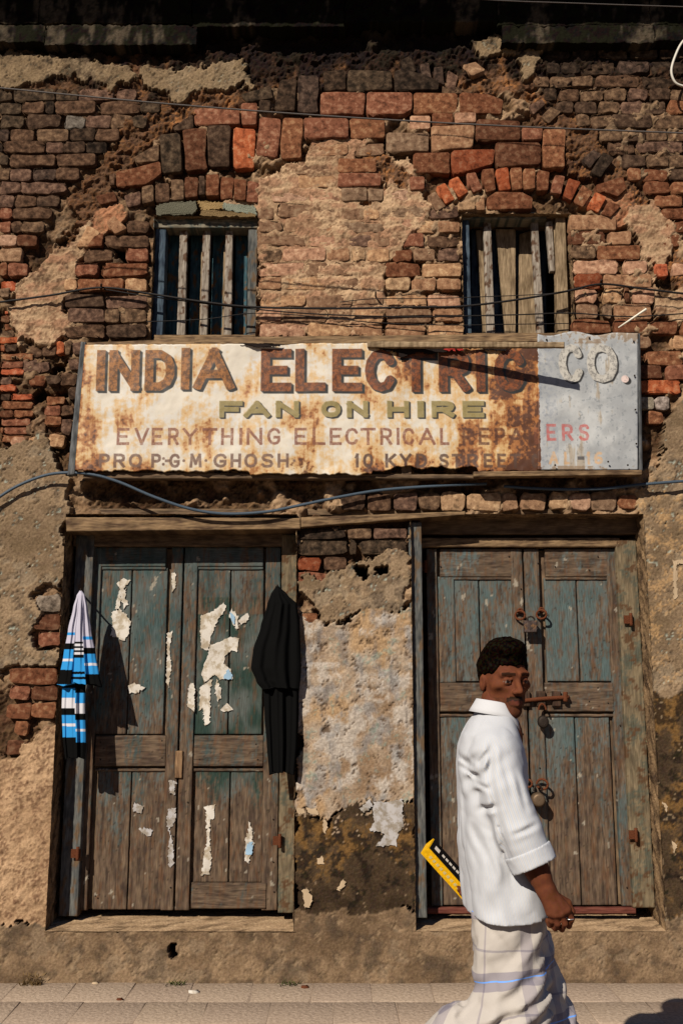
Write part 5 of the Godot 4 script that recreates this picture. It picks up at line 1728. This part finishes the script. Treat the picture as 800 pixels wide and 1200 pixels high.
func mesh_of(list: Array) -> ArrayMesh:
	var p := PackedVector3Array()
	var n := PackedVector3Array()
	var c := PackedColorArray()
	var u := PackedVector2Array()
	var idx := PackedInt32Array()
	for d in list:
		var o := p.size()
		p.append_array(d.p)
		n.append_array(d.n)
		c.append_array(d.c)
		u.append_array(d.u)
		for k in d.i: idx.append(k + o)
	var arr := []
	arr.resize(Mesh.ARRAY_MAX)
	arr[Mesh.ARRAY_VERTEX] = p
	arr[Mesh.ARRAY_NORMAL] = n
	arr[Mesh.ARRAY_COLOR] = c
	if u.size() == p.size(): arr[Mesh.ARRAY_TEX_UV] = u
	arr[Mesh.ARRAY_INDEX] = idx
	var m := ArrayMesh.new()
	m.add_surface_from_arrays(Mesh.PRIMITIVE_TRIANGLES, arr)
	return m

func smin(a: float, b: float, k: float) -> float:
	var h := maxf(k - absf(a - b), 0.0) / k
	return minf(a, b) - h * h * k * 0.25

func cone(p: Vector3, a: Vector3, b: Vector3, ra: float, rb: float) -> float:
	var ab := b - a
	var t := clampf((p - a).dot(ab) / ab.length_squared(), 0, 1)
	return p.distance_to(a + ab * t) - lerpf(ra, rb, t)

func ball(p: Vector3, c: Vector3, r: Vector3) -> float:
	var q := (p - c) / r
	var k := q.length()
	return (k - 1.0) * minf(r.x, minf(r.y, r.z)) if k < 0.7 else k * (k - 1.0) / maxf((q / r).length(), 1e-6)

const MZ := 2.2
func mp(u: float, v: float, dz := 0.0) -> Vector3: return at(u, v, MZ + dz)

var head_o := Vector3.ZERO
var head_b := Basis.IDENTITY
const HS := 0.95
var n3 := FastNoiseLite.new()

func head_local(p: Vector3) -> Vector3: return (head_b.transposed() * (p - head_o)) / HS

func head_field(p: Vector3) -> float:
	var q := head_local(p)
	var s := Vector3(absf(q.x), q.y, q.z)
	var d := ball(q, Vector3(0, 0.036, -0.014), Vector3(0.071, 0.082, 0.092))
	d = smin(d, ball(q, Vector3(0, -0.036, 0.026), Vector3(0.054, 0.076, 0.060)), 0.04)
	d = smin(d, ball(q, Vector3(0, -0.090, 0.060), Vector3(0.024, 0.020, 0.020)), 0.025)
	d = smin(d, ball(s, Vector3(0.044, -0.056, 0.006), Vector3(0.020, 0.028, 0.024)), 0.03)
	d = smin(d, ball(s, Vector3(0.046, -0.008, 0.050), Vector3(0.020, 0.016, 0.022)), 0.025)
	d = smin(d, cone(s, Vector3(0.010, 0.031, 0.085), Vector3(0.044, 0.032, 0.069), 0.009, 0.009), 0.018)
	# eye sockets
	d = -smin(-d, ball(s, Vector3(0.030, 0.009, 0.092), Vector3(0.021, 0.014, 0.021)), 0.014)
	d = smin(d, cone(q, Vector3(0, 0.022, 0.082), Vector3(0, -0.020, 0.106), 0.0078, 0.0102), 0.014)
	d = smin(d, ball(s, Vector3(0.013, -0.024, 0.095), Vector3(0.008, 0.0075, 0.010)), 0.008)
	# hollow cheek beside the mouth, then the lips
	d = -smin(-d, ball(s, Vector3(0.054, -0.044, 0.072), Vector3(0.010, 0.02, 0.016)), 0.035)
	d = smin(d, cone(s, Vector3(0.0, -0.050, 0.090), Vector3(0.022, -0.055, 0.076), 0.0066, 0.004), 0.010)
	d = smin(d, cone(s, Vector3(0.0, -0.064, 0.088), Vector3(0.018, -0.062, 0.077), 0.0068, 0.004), 0.008)
	# eyeballs with lids
	d = smin(d, ball(s, Vector3(0.030, 0.010, 0.0705), Vector3(0.0135, 0.0135, 0.0135)), 0.003)
	d = smin(d, cone(s, Vector3(0.019, 0.0155, 0.0815), Vector3(0.041, 0.0145, 0.0775), 0.0038, 0.0036), 0.004)
	d = smin(d, cone(s, Vector3(0.020, 0.003, 0.0805), Vector3(0.040, 0.003, 0.0755), 0.0026, 0.0026), 0.006)
	# ears
	d = smin(d, ball(s, Vector3(0.0745, -0.002, -0.010), Vector3(0.009, 0.028, 0.016)), 0.008)
	d = -smin(-d, ball(s, Vector3(0.083, 0.002, -0.005), Vector3(0.006, 0.016, 0.008)), 0.005)
	# neck, running down into the collar
	d = smin(d, cone(q, Vector3(0, -0.05, -0.025), Vector3(-0.01, -0.19, -0.045), 0.050, 0.058), 0.03)
	return d * HS

func skin_color(p: Vector3) -> Color:
	var f := n_fine.get_noise_3d(p.x, p.y, p.z)
	return lin(76, 44, 31).lerp(lin(98, 57, 39), clampf(0.5 + f * 0.5 + 0.6 * n_mid.get_noise_3d(p.x, p.y, p.z), 0, 1))

func head_paint(p: Vector3, _n: Vector3) -> Color:
	var q := head_local(p)
	var s := Vector3(absf(q.x), q.y, q.z)
	var c := skin_color(p)
	if s.distance_to(Vector3(0.030, 0.010, 0.0705)) < 0.0142 and q.y > 0.0052 and q.y < 0.0135:
		c = lin(112, 100, 92)
		if Vector2(s.x - 0.031, q.y - 0.0095).length() < 0.0062: c = lin(26, 17, 13)
	# brows, moustache, stubble: hair growing out of the skin
	var hair := lin(24, 18, 15)
	if absf(q.y - 0.034 + 0.12 * absf(s.x - 0.028)) < 0.0048 and s.x > 0.010 and s.x < 0.050 and q.z > 0.04: c = c.lerp(hair, 0.85)
	if absf(q.y + 0.0430 + s.x * 0.2) < 0.0072 and s.x < 0.030 and q.z > 0.055: c = c.lerp(hair, 0.9)
	if absf(q.y + 0.058) < 0.007 and s.x < 0.021 and q.z > 0.07: c = c.lerp(lin(110, 56, 48), 0.6)
	if q.y < -0.045 and q.z > -0.02: c = c.lerp(lin(52, 36, 29), 0.45 + 0.3 * n_fine.get_noise_3d(p.x * 2.0, p.y * 2.0, p.z * 2.0))
	return c

func hair_field(p: Vector3) -> float:
	var q := head_local(p)
	var s := absf(q.x)
	var curl := 0.0055 * n3.get_noise_3d(p.x * 1.3, p.y * 1.0, p.z * 1.3) + 0.0018 * n3.get_noise_3d(p.x * 5.0, p.y * 1.2, p.z * 5.0)
	var d := ball(q, Vector3(0, 0.044, -0.016), Vector3(0.079, 0.091, 0.101))
	d = smin(d, ball(q, Vector3(0.004, 0.114, 0.024), Vector3(0.060, 0.036, 0.070)), 0.03)
	# the hairline: up over the brow, down before the ears, lowest at the nape
	var line := 0.066
	if q.z < 0.068: line = lerpf(0.071, 0.026, sm(0.068, 0.030, q.z))
	if q.z < 0.024: line = lerpf(0.026, 0.030, sm(0.024, 0.012, q.z))
	if q.z < -0.012: line = lerpf(0.030, -0.058, sm(-0.012, -0.05, q.z))
	if q.z > 0.05 and s < 0.05: line = 0.060
	var cut := (line - q.y) * 0.8
	d = -smin(-d, -cut, 0.008)
	return (d + curl) * HS

func hair_paint(p: Vector3, _n: Vector3) -> Color:
	return lin(9, 8, 7).lerp(lin(20, 16, 14), clampf(0.4 + n_fine.get_noise_3d(p.x * 2.0, p.y * 2.0, p.z * 2.0), 0, 1))

# ---- hands
func finger(p: Vector3, d: float, chain: Array, r0: float, r1: float) -> float:
	for k in chain.size() - 1:
		var a := lerpf(r0, r1, float(k) / (chain.size() - 1))
		var b := lerpf(r0, r1, float(k + 1) / (chain.size() - 1))
		d = smin(d, cone(p, chain[k], chain[k + 1], a, b), 0.004)
	return d

var near_hand := {}
func setup_hands():
	near_hand.elbow = mp(611, 982, 0.19)
	near_hand.wrist = mp(639, 1042, 0.205)
	near_hand.fingers = [
		[mp(664, 1066, 0.212), mp(669, 1077, 0.205), mp(666, 1085, 0.180), mp(660, 1081, 0.160)],
		[mp(657, 1070, 0.220), mp(661.5, 1082, 0.213), mp(658, 1089, 0.186), mp(652, 1084, 0.164)],
		[mp(650, 1071, 0.218), mp(653, 1082.5, 0.211), mp(650, 1088, 0.184), mp(646, 1082, 0.164)],
		[mp(644, 1069, 0.210), mp(646, 1079, 0.203), mp(643.5, 1084, 0.180), mp(641, 1079, 0.162)]]
	near_hand.thumb = [mp(650, 1050, 0.180), mp(664, 1058, 0.162), mp(669, 1068, 0.158), mp(667, 1077, 0.160)]

func near_hand_field(p: Vector3) -> float:
	var h := near_hand
	var d := cone(p, h.elbow, h.wrist, 0.038, 0.027)
	d = smin(d, cone(p, h.elbow.lerp(h.wrist, 0.2), h.elbow.lerp(h.wrist, 0.7), 0.040, 0.030), 0.02)
	for k in 4:
		d = smin(d, cone(p, h.wrist, h.fingers[k][0], 0.021, 0.0135), 0.012)
	d = smin(d, cone(p, h.wrist + Vector3(0, 0, -0.012), h.fingers[1][0] + Vector3(0, 0, -0.022), 0.022, 0.016), 0.012)
	var g := 1e3
	for k in 4: g = minf(g, finger(p, 1e3, h.fingers[k], 0.0094 - 0.0005 * k, 0.0076))
	g = minf(g, finger(p, 1e3, h.thumb, 0.0135, 0.0092))
	d = smin(d, g, 0.004)
	# tendons and veins on the back of the hand
	for k in 4:
		d = smin(d, cone(p, h.wrist.lerp(h.fingers[k][0], 0.25) + Vector3(0, 0, 0.016), h.fingers[k][0] + Vector3(0, 0, 0.010), 0.003, 0.0045), 0.008)
	return d

var far_hand := {}
func far_hand_field(p: Vector3) -> float:
	var h := far_hand
	var d := cone(p, h.elbow, h.wrist, 0.044, 0.029)
	d = smin(d, cone(p, h.wrist, h.palm, 0.024, 0.027), 0.02)
	var g := 1e3
	for k in h.fingers.size(): g = minf(g, finger(p, 1e3, h.fingers[k], 0.0105, 0.0082))
	return smin(d, g, 0.006)

func skin_paint(p: Vector3, _n: Vector3) -> Color: return skin_color(p)

# ---- trunk and legs under the clothes
func body_field(p: Vector3) -> float:
	var d := cone(p, mp(580, 862, 0.0), mp(578, 1040, 0.0), 0.085, 0.085)
	d = smin(d, cone(p, mp(578, 845, 0.0), mp(582, 820, 0.0), 0.055, 0.05), 0.03)
	for k in 2:
		var l: Array = legs[k]
		d = smin(d, cone(p, l[0], l[1], 0.085, 0.052), 0.03)
		d = smin(d, cone(p, l[1], l[2], 0.052, 0.034), 0.02)
		d = smin(d, cone(p, l[2], l[3], 0.036, 0.024), 0.015)
	return d

var legs := []
var torso_rows := []

func torso_at(y: float) -> Array:
	var k := 0
	while k < torso_rows.size() - 2 and torso_rows[k + 1][0] > y: k += 1
	var a: Array = torso_rows[k]
	var b: Array = torso_rows[k + 1]
	var t := clampf((y - a[0]) / (b[0] - a[0]), 0, 1)
	return [lerpf(a[1], b[1], t), lerpf(a[2], b[2], t), lerpf(a[3], b[3], t)]

var sleeve := []
func shirt_field(p: Vector3) -> float:
	var r := torso_at(p.y)
	var q := Vector2((p.x - r[0]) / r[1], (p.z - MZ) / r[2])
	var k := pow(pow(absf(q.x), 2.5) + pow(absf(q.y), 2.5), 0.4)
	var d := (k - 1.0) * minf(r[1], r[2])
	# loose folds: long vertical ones below the arm, diagonal pulls from the armpit
	var ang := q.angle()
	var low := sm(0.0, -0.45, p.y - torso_rows[0][0])
	d += 0.0035 * sin(ang * 5.0 + 3.0 * n3.get_noise_3d(p.x * 0.12, p.y * 0.10, p.z * 0.12) * 3.0) * low
	d += 0.0045 * crease(p * Vector3(0.14, 0.05, 0.14)) + 0.002 * crease((p + Vector3(p.y * 0.6, 0, 0)) * Vector3(0.24, 0.12, 0.24))
	var hem: float = shirt_hem + 0.55 * (p.x - shirt_mid) * (p.x - shirt_mid) * (2.2 if p.x > shirt_mid else 1.2)
	d = maxf(d, maxf(hem - p.y, p.y - torso_rows[0][0]))
	var s := 1e3
	for i in sleeve.size() - 1:
		s = smin(s, cone(p, sleeve[i][0], sleeve[i + 1][0], sleeve[i][1], sleeve[i + 1][1]), 0.01)
	var ax: Vector3 = (sleeve[3][0] - sleeve[2][0]).normalized()
	var along: float = (p - sleeve[0][0]).dot((sleeve[3][0] - sleeve[0][0]).normalized())
	s += 0.0018 * sin(along * 95.0 + 6.0 * n3.get_noise_3d(p.x * 0.25, p.y * 0.25, p.z * 0.25)) * (0.35 + 0.65 * sm(0.12, 0.30, along)) * 0.6
	s += 0.0045 * crease((p + Vector3(p.y * 0.3, 0, 5.0)) * Vector3(0.18, 0.07, 0.18))
	s = maxf(s, (p - sleeve[3][0]).dot(ax))
	# shoulder drops from the collar
	d = smin(d, s, 0.03)
	if p.z > MZ + 0.02:
		for g in grooves:
			var t := clampf((Vector2(p.x, p.y) - g[0]).dot(g[2]) / g[3], 0.0, 1.0)
			var e: float = Vector2(p.x, p.y).distance_to(g[0] + g[2] * t) / g[4]
			if e < 3.5: d += g[5] * (exp(-e * e) - 0.45 * exp(-(e - 1.7) * (e - 1.7))) * sin(clampf(t, 0.04, 0.96) * PI)
	# armpit pulls
	var c := mp(560, 905, 0.13)
	var near := exp(-p.distance_squared_to(c) * 180.0)
	d += 0.0045 * near * sin((p.x * 0.75 - p.y) * 120.0)
	return d

# thin sharp valleys between smooth swells, as creased cotton has
func crease(q: Vector3) -> float:
	var n := n3.get_noise_3d(q.x, q.y, q.z)
	return 1.0 - 2.4 * sqrt(absf(n) + 0.01) if n > -0.5 else 0.0

# creases pressed into the cloth: start, end, direction, length squared, width, depth
var grooves := []
func add_grooves():
	for l in [[574, 868, 571, 915, 6.5, 0.012], [571, 905, 580, 962, 6.0, 0.010], [579, 950, 592, 1006, 5.5, 0.010], [539, 884, 558, 906, 4.5, 0.009], [541, 898, 563, 914, 4.0, 0.010], [558, 900, 570, 878, 4.0, 0.009], [556, 916, 572, 924, 4.0, 0.007],
			[590, 974, 626, 960, 4.5, 0.008], [560, 950, 582, 940, 5.0, 0.008], [552, 962, 566, 1000, 6.0, 0.006], [566, 985, 580, 1035, 6.0, 0.006], [600, 900, 612, 955, 5.0, 0.005], [586, 890, 596, 940, 5.0, 0.005], [548, 930, 546, 990, 5.0, 0.005]]:
		var a := mp(l[0], l[1], 0.15)
		var b := mp(l[2], l[3], 0.15)
		var q := Vector2(b.x - a.x, b.y - a.y)
		grooves.append([Vector2(a.x, a.y), Vector2(b.x, b.y), q, q.length_squared(), l[4] * 0.0016, l[5] * 0.72])

var shirt_hem := 0.0
var shirt_mid := 0.0

func shirt_uv(p: Vector3) -> Vector2:
	# stripes run down the cloth: across it counts round the trunk, or round the sleeve
	var s := 1e3
	for i in sleeve.size() - 1: s = minf(s, cone(p, sleeve[i][0], sleeve[i + 1][0], sleeve[i][1], sleeve[i + 1][1]))
	if s < 0.012:
		var ax: Vector3 = (sleeve[3][0] - sleeve[0][0]).normalized()
		var q: Vector3 = p - sleeve[0][0]
		var side := Vector3(ax.y, -ax.x, 0).normalized()
		q -= ax * q.dot(ax)
		return Vector2(atan2(q.dot(side), q.z) * 0.066, p.y)
	var r := torso_at(p.y)
	return Vector2(atan2((p.x - r[0]) / r[1], (p.z - MZ) / r[2]) * 0.15, p.y)

func cuff_field(p: Vector3) -> float:
	var ax: Vector3 = (sleeve[3][0] - sleeve[2][0]).normalized()
	var al: float = (p - sleeve[3][0]).dot(ax)
	var q: Vector3 = p - sleeve[3][0] - ax * al
	var rr: float = q.length() - (sleeve[3][1] + 0.004) - 0.003 * n3.get_noise_3d(p.x * 0.6, p.y * 0.6, p.z * 0.6) + 0.012 * al
	return maxf(absf(rr) - 0.0045, absf(al - 0.004) - 0.024)

func lungi_field(p: Vector3) -> float:
	var d := ball(p, mp(593, 1066, 0.0), Vector3(0.105, 0.10, 0.135))
	var nl: Array = legs[0]
	var fl: Array = legs[1]
	d = smin(d, cone(p, nl[0] + Vector3(0, 0, 0.005), nl[1], 0.096, 0.100), 0.06)
	d = smin(d, cone(p, nl[1], nl[1].lerp(nl[2], 0.75), 0.090, 0.075), 0.05)
	d = smin(d, cone(p, fl[0], fl[1] + Vector3(0.02, 0, 0), 0.098, 0.100), 0.06)
	d = smin(d, cone(p, fl[1] + Vector3(0.02, 0, 0), fl[2] + Vector3(0.03, 0.12, 0), 0.100, 0.120), 0.05)
	# the cloth hangs in folds from the hip and sweeps back over the trailing calf
	var w: float = (p.y - nl[1].y)
	var fold := sin((p.x * 0.9 - w * 0.55) * 62.0 + 5.0 * n3.get_noise_3d(p.x * 0.14, p.y * 0.14, p.z * 0.14))
	d += 0.0065 * fold * sm(0.42, 0.15, w)
	d += 0.007 * crease((p + Vector3(p.y * 0.5, 0, 2.0)) * Vector3(0.16, 0.10, 0.16)) + 0.003 * crease((p - Vector3(p.y * 0.8, 0, 0)) * Vector3(0.35, 0.3, 0.35))
	# a deep sweep of folds at the knee of the near leg
	var k: float = (p.y - nl[1].y) - 0.5 * (p.x - nl[1].x)
	d += 0.010 * sin(k * 110.0) * exp(-k * k * 130.0) * sm(-0.02, 0.06, p.z - MZ)
	d = maxf(d, fl[2].y + 0.10 - p.y)
	return d

func lungi_uv(p: Vector3) -> Vector2:
	var c := mp(590, 1052, 0.0)
	var nl: Array = legs[0]
	var sweep := 0.55 * maxf(0.0, nl[1].x - p.x) * sm(0.25, -0.1, p.y - nl[1].y)
	return Vector2(atan2(p.x - c.x, p.z - MZ + 0.1) * 0.2 + 0.25 * sweep, p.y + sweep)

func plain_white(_p: Vector3, _n: Vector3) -> Color: return Color.WHITE

func stripe_texture() -> ImageTexture:
	var w := 128
	var img := Image.create(w, w, false, Image.FORMAT_RGB8)
	for y in w:
		for x in w:
			var c := Color(0.67, 0.67, 0.675)
			var m := x % 32
			if m >= 3 and m <= 8: c = Color(0.60, 0.63, 0.68)
			elif m >= 19 and m <= 22: c = Color(0.63, 0.625, 0.625)
			elif (x + y) % 2 == 0: c = Color(0.655, 0.655, 0.665)
			img.set_pixel(x, y, c)
	return ImageTexture.create_from_image(img)

func plaid_texture() -> ImageTexture:
	var w := 256
	var img := Image.create(w, w, false, Image.FORMAT_RGB8)
	for y in w:
		for x in w:
			var c := Color(0.63, 0.60, 0.575)
			if x > 20 and x < 64: c = c * Color(0.86, 0.86, 0.90)
			if y > 20 and y < 84: c = c * Color(0.80, 0.80, 0.86)
			if x > 150 and x < 158: c = c * Color(0.86, 0.86, 0.9)
			if y > 160 and y < 170: c = c * Color(0.84, 0.84, 0.88)
			if y > 48 and y < 54: c = Color(0.38, 0.56, 0.84)
			if (x + y * 3) % 4 == 0: c = c * 0.97
			img.set_pixel(x, y, c)
	return ImageTexture.create_from_image(img)

func cloth_material(called: String, t: Texture2D, scale: Vector3) -> StandardMaterial3D:
	var m := StandardMaterial3D.new()
	m.resource_name = called
	m.albedo_texture = t
	m.uv1_scale = scale
	m.roughness = 0.9
	m.metallic_specular = 0.15
	mats[called] = m
	return m

func collar_mesh() -> ArrayMesh:
	var c := mp(579, 834, 0.0)
	var up := Vector3(0.16, 1.0, 0.0).normalized()
	var fw := Vector3(1.0, -0.16, 0.0).normalized()
	var sd := up.cross(fw).normalized() * -1.0
	if sd.z < 0.0: sd = -sd
	var pos := PackedVector3Array()
	var cols := 72
	var prof := 9
	for i in cols + 1:
		var a := deg_to_rad(lerpf(14.0, 346.0, float(i) / cols))   # from the throat round the nape and back
		var front := pow(maxf(cos(a), 0.0), 1.5)
		var dir := fw * cos(a) * 0.92 + sd * sin(a)
		var top := 0.030 - 0.012 * front
		var fall := 0.040 + 0.034 * pow(maxf(cos(a), 0.0), 3.0)
		for j in prof:
			var t: float = [0.0, 0.3, 0.7, 1.0, 1.0, 0.7, 0.35, 0.0, 0.0][j]
			var q: Vector3
			if j < 4: q = c + dir * lerpf(0.064, 0.059, t) + up * lerpf(-0.03, top, t)
			elif j < 8: q = c + dir * lerpf(0.086 + 0.012 * front, 0.066, t) + up * lerpf(top - fall, top + 0.002, t)
			else: q = c + dir * 0.076 + up * (top - fall + 0.002)
			pos.append(q)
	return sheet(prof, cols + 1, pos, PackedColorArray())

func build_person():
	n3.seed = 91
	n3.frequency = 22.0
	n3.fractal_octaves = 3
	# pose
	head_o = mp(590.5, 800.0, 0.0)
	var yaw := deg_to_rad(19.0)
	var fwd := Vector3(sin(yaw), -0.07, cos(yaw)).normalized()
	var right := fwd.cross(Vector3.UP).normalized()
	head_b = Basis(right, right.cross(fwd).normalized() * 1.0, fwd)
	if head_b.y.y < 0.0: head_b.y = -head_b.y
	legs = [
		[mp(592, 1075, 0.055), mp(600, 1182, 0.09), mp(466, 1252, 0.07), mp(440, 1288, 0.07)],
		[mp(597, 1070, -0.055), mp(630, 1212, -0.09), mp(634, 1386, -0.09), mp(676, 1412, -0.09)]]
	for r in [[826, 562, 594, 0.055], [836, 556, 597, 0.075], [847, 548, 600, 0.115], [860, 541, 604, 0.155], [875, 537.5, 609, 0.172], [895, 536, 614, 0.168], [940, 537, 613, 0.160], [975, 538, 613, 0.160], [1000, 539, 620, 0.172], [1030, 542, 630, 0.186], [1070, 546, 640, 0.196]]:
		var a := mp(r[1], r[0])
		var b := mp(r[2], r[0])
		torso_rows.append([a.y, (a.x + b.x) / 2, (b.x - a.x) / 2, r[3]])
	shirt_hem = mp(590, 1068).y
	shirt_mid = mp(588, 1068).x
	sleeve = [[mp(581, 886, 0.125), 0.062], [mp(591, 925, 0.165), 0.060], [mp(608, 975, 0.185), 0.064], [mp(621, 1004, 0.195), 0.060]]
	setup_hands()
	add_grooves()
	far_hand = {"elbow": mp(556, 965, -0.20), "wrist": mp(560, 1022, -0.20), "palm": mp(553, 1036, -0.20),
		"fingers": [[mp(553, 1036, -0.21), mp(537, 1036, -0.195), mp(537, 1042, -0.125)], [mp(555, 1040, -0.21), mp(540, 1041, -0.195), mp(540.5, 1047, -0.122)],
			[mp(557, 1045, -0.21), mp(543, 1046, -0.195), mp(544, 1052, -0.122)], [mp(558, 1050, -0.21), mp(547, 1052, -0.195), mp(548, 1057, -0.125)],
			[mp(553, 1028, -0.20), mp(546, 1020, -0.175), mp(542, 1014, -0.162)]]}
	# one skin: head and hands finely meshed, the rest coarser
	material("skin", Color.WHITE, 0.62, "", Vector3.ONE, 0.0, "", true, 0.12)
	var hb := AABB(head_o - Vector3(0.13, 0.20, 0.14), Vector3(0.26, 0.36, 0.28))
	var head := nets(head_field, hb, 0.0036, head_paint)
	var hand := nets(near_hand_field, AABB(mp(590, 1096, 0.10), Vector3(0.30, 0.40, 0.20)), 0.0040, skin_paint)
	var hand2 := nets(far_hand_field, AABB(mp(528, 1066, -0.29), Vector3(0.20, 0.36, 0.18)), 0.0050, skin_paint)
	var body := nets(body_field, AABB(Vector3(-0.05, 0.0, MZ - 0.3), Vector3(1.2, 1.5, 0.6)), 0.015, skin_paint)
	var person := put(mesh_of([head, hand, hand2, body]), "person", mats.skin)
	tag(person, "man in a white striped shirt and checked wrap walking past, looking back at the viewer", "person")
	material("hair", Color.WHITE, 0.75, "", Vector3.ONE, 0.0, "", true, 0.12)
	put(mesh_of([nets(hair_field, AABB(head_o - Vector3(0.12, 0.09, 0.14), Vector3(0.25, 0.26, 0.27)), 0.0034, hair_paint)]), "hair", mats.hair, person)
	var stripes := cloth_material("shirting", stripe_texture(), Vector3(26, 26, 1))
	var shirt := put(mesh_of([nets(shirt_field, AABB(mp(520, 1090, 0.0) - Vector3(0.02, 0.0, 0.24), Vector3(0.48, 0.78, 0.56)), 0.0052, plain_white, shirt_uv, true)]), "shirt", stripes, person)
	put(mesh_of([nets(cuff_field, AABB(sleeve[3][0] - Vector3(0.1, 0.1, 0.1), Vector3(0.2, 0.2, 0.2)), 0.0045, plain_white, shirt_uv, true)]), "rolled_cuff", stripes, shirt)
	material("shirt_plain", Color(0.675, 0.675, 0.685), 0.9, "", Vector3.ONE, 0.0, "", false, 0.15)
	put(collar_mesh(), "collar", mats.shirt_plain, shirt)
	put(mesh_of([nets(lungi_field, AABB(mp(470, 1320, 0.0) - Vector3(0.05, 0.0, 0.26), Vector3(0.62, 0.98, 0.52)), 0.0070, plain_white, lungi_uv, true)]), "wrap_skirt", cloth_material("plaid", plaid_texture(), Vector3(6.2, 6.2, 1)), person)
	# ring on the finger
	material("silver", Color(0.8, 0.8, 0.78), 0.3)
	mats.silver.metallic = 0.9
	var rg := TorusMesh.new()
	rg.inner_radius = 0.0095
	rg.outer_radius = 0.0125
	rg.rings = 16
	rg.ring_segments = 8
	put(rg, "finger_ring", mats.silver, person, mp(667, 1076.5, 0.206))
	# what he carries
	material("yellow_card", Color(0.86, 0.66, 0.06), 0.5, "grain", Vector3(3, 3, 3))
	material("black_card", Color(0.05, 0.05, 0.055), 0.5)
	material("print_white", Color(0.75, 0.72, 0.68), 0.7)
	material("print_grey", Color(0.68, 0.62, 0.42), 0.7)
	var a := mp(500, 991, -0.165)
	var b := mp(562, 1060, -0.165)
	var ax := (b - a).normalized()
	var pk := thing("long_carton", "long yellow and black carton held behind the walking man's back", "carton", a)
	pk.basis = Basis(ax, Vector3(-ax.y, ax.x, 0), Vector3(0, 0, 1))
	if pk.basis.determinant() < 0.0: pk.basis.y = -pk.basis.y
	pk.basis = pk.basis * Basis(Vector3(1, 0, 0), deg_to_rad(32.0))
	var l := a.distance_to(b)
	var box := BoxMesh.new()
	box.size = Vector3(l, 0.036, 0.056)
	put(box, "body", mats.yellow_card, pk, Vector3(l / 2, 0, 0))
	var top := BoxMesh.new()
	top.size = Vector3(l - 0.004, 0.002, 0.052)
	put(top, "side_panel", mats.black_card, pk, Vector3(l / 2 + 0.003, 0.0185, 0.0))
	for k in 9:
		var ink := BoxMesh.new()
		ink.size = Vector3(0.011 if k else 0.02, 0.0008, 0.010 if k else 0.016)
		put(ink, "print_mark", mats.print_white, pk, Vector3(0.03 + k * 0.016 + (0.012 if k else 0.0), 0.0198, 0.0))
		var ink2 := BoxMesh.new()
		ink2.size = Vector3(0.009, 0.010, 0.0008)
		put(ink2, "print_mark", mats.print_grey, pk, Vector3(0.03 + k * 0.016, 0.0, 0.0283))

# ------------------------------------------------------------------ small things on the ground
func build_litter():
	material("dry_grass", Color(0.42, 0.34, 0.22), 0.95)
	material("weed_green", Color(0.28, 0.30, 0.16), 0.95)
	var spots := [[38, 1148, 26, 0.07, "dry weed tuft at the wall foot, below the left corner", "dry_grass"], [205, 1150, 14, 0.03, "tiny green weed at the wall foot under the left doors", "weed_green"], [340, 1150, 12, 0.03, "low weed at the wall foot below the middle pier", "weed_green"]]
	for s in spots:
		var g := RandomNumberGenerator.new()
		g.seed = int(s[0])
		var base := at(s[0], s[1], 0.05)
		base.y = 0.0
		var st := SurfaceTool.new()
		st.begin(Mesh.PRIMITIVE_TRIANGLES)
		for k in int(s[2]) * 2:
			var o := Vector3(g.randf_range(-0.05, 0.05), 0, g.randf_range(-0.02, 0.03))
			var tip: Vector3 = o + Vector3(g.randf_range(-0.05, 0.05), g.randf_range(0.3, 1.0) * s[3], g.randf_range(-0.01, 0.05))
			var w := 0.003
			var mid: Vector3 = o.lerp(tip, 0.55) + Vector3(0, 0.01, 0)
			for q in [[o - Vector3(w, 0, 0), o + Vector3(w, 0, 0), mid], [o + Vector3(0, 0, w), o - Vector3(0, 0, w), mid], [mid - Vector3(w, 0, 0), mid + Vector3(w, 0, 0.001), tip]]:
				for p in q: st.add_vertex(p)
		st.generate_normals()
		tag(put(st.commit(), "weed_tuft", mats[s[5]], self, base), s[4], "weed", "weeds along the wall foot")
	var bits := [[227, 1163, "white scrap of litter on the paving below the left doors", "paper", 0.03], [112, 1153, "brown crumb of plaster on the paving, left part", "tan_skin", 0.02], [357, 1157, "small brown chip on the paving below the middle pier", "rust", 0.022], [140, 1172, "rusty brown leaf scrap on the paving at left", "rust", 0.018]]
	for b in bits:
		var p := at(b[0], b[1], 0.0)
		# put on the paving where the sight line meets it
		var d := (p - EYE).normalized()
		p = EYE + d * (-EYE.y / d.y)
		var st := SurfaceTool.new()
		st.begin(Mesh.PRIMITIVE_TRIANGLES)
		var n := 7
		var top := []
		for k in n: top.append(Vector3(cos(TAU * k / n), 0, sin(TAU * k / n)) * b[4] * (0.6 + 0.5 * absf(sin(k * 2.7 + b[0]))) * Vector3(1, 1, 0.7) + Vector3(0, 0.003 + 0.006 * absf(sin(k * 1.9)), 0))
		for k in n:
			var e: Vector3 = top[(k + 1) % n]
			for q in [Vector3(0, 0.010, 0), top[k], e, top[k], Vector3(top[k].x, -0.002, top[k].z), e, e, Vector3(top[k].x, -0.002, top[k].z), Vector3(e.x, -0.002, e.z)]: st.add_vertex(q)
		st.generate_normals()
		tag(put(st.commit(), "litter_scrap", mats[b[3]], self, p), b[2], "litter", "litter on the paving")

func build_all_things():
	build_timber()
	build_sign()
	build_cables()
	build_clothes()
	build_locks()
	var t := Time.get_ticks_msec()
	build_person()
	print("person ", Time.get_ticks_msec() - t)
	build_litter()
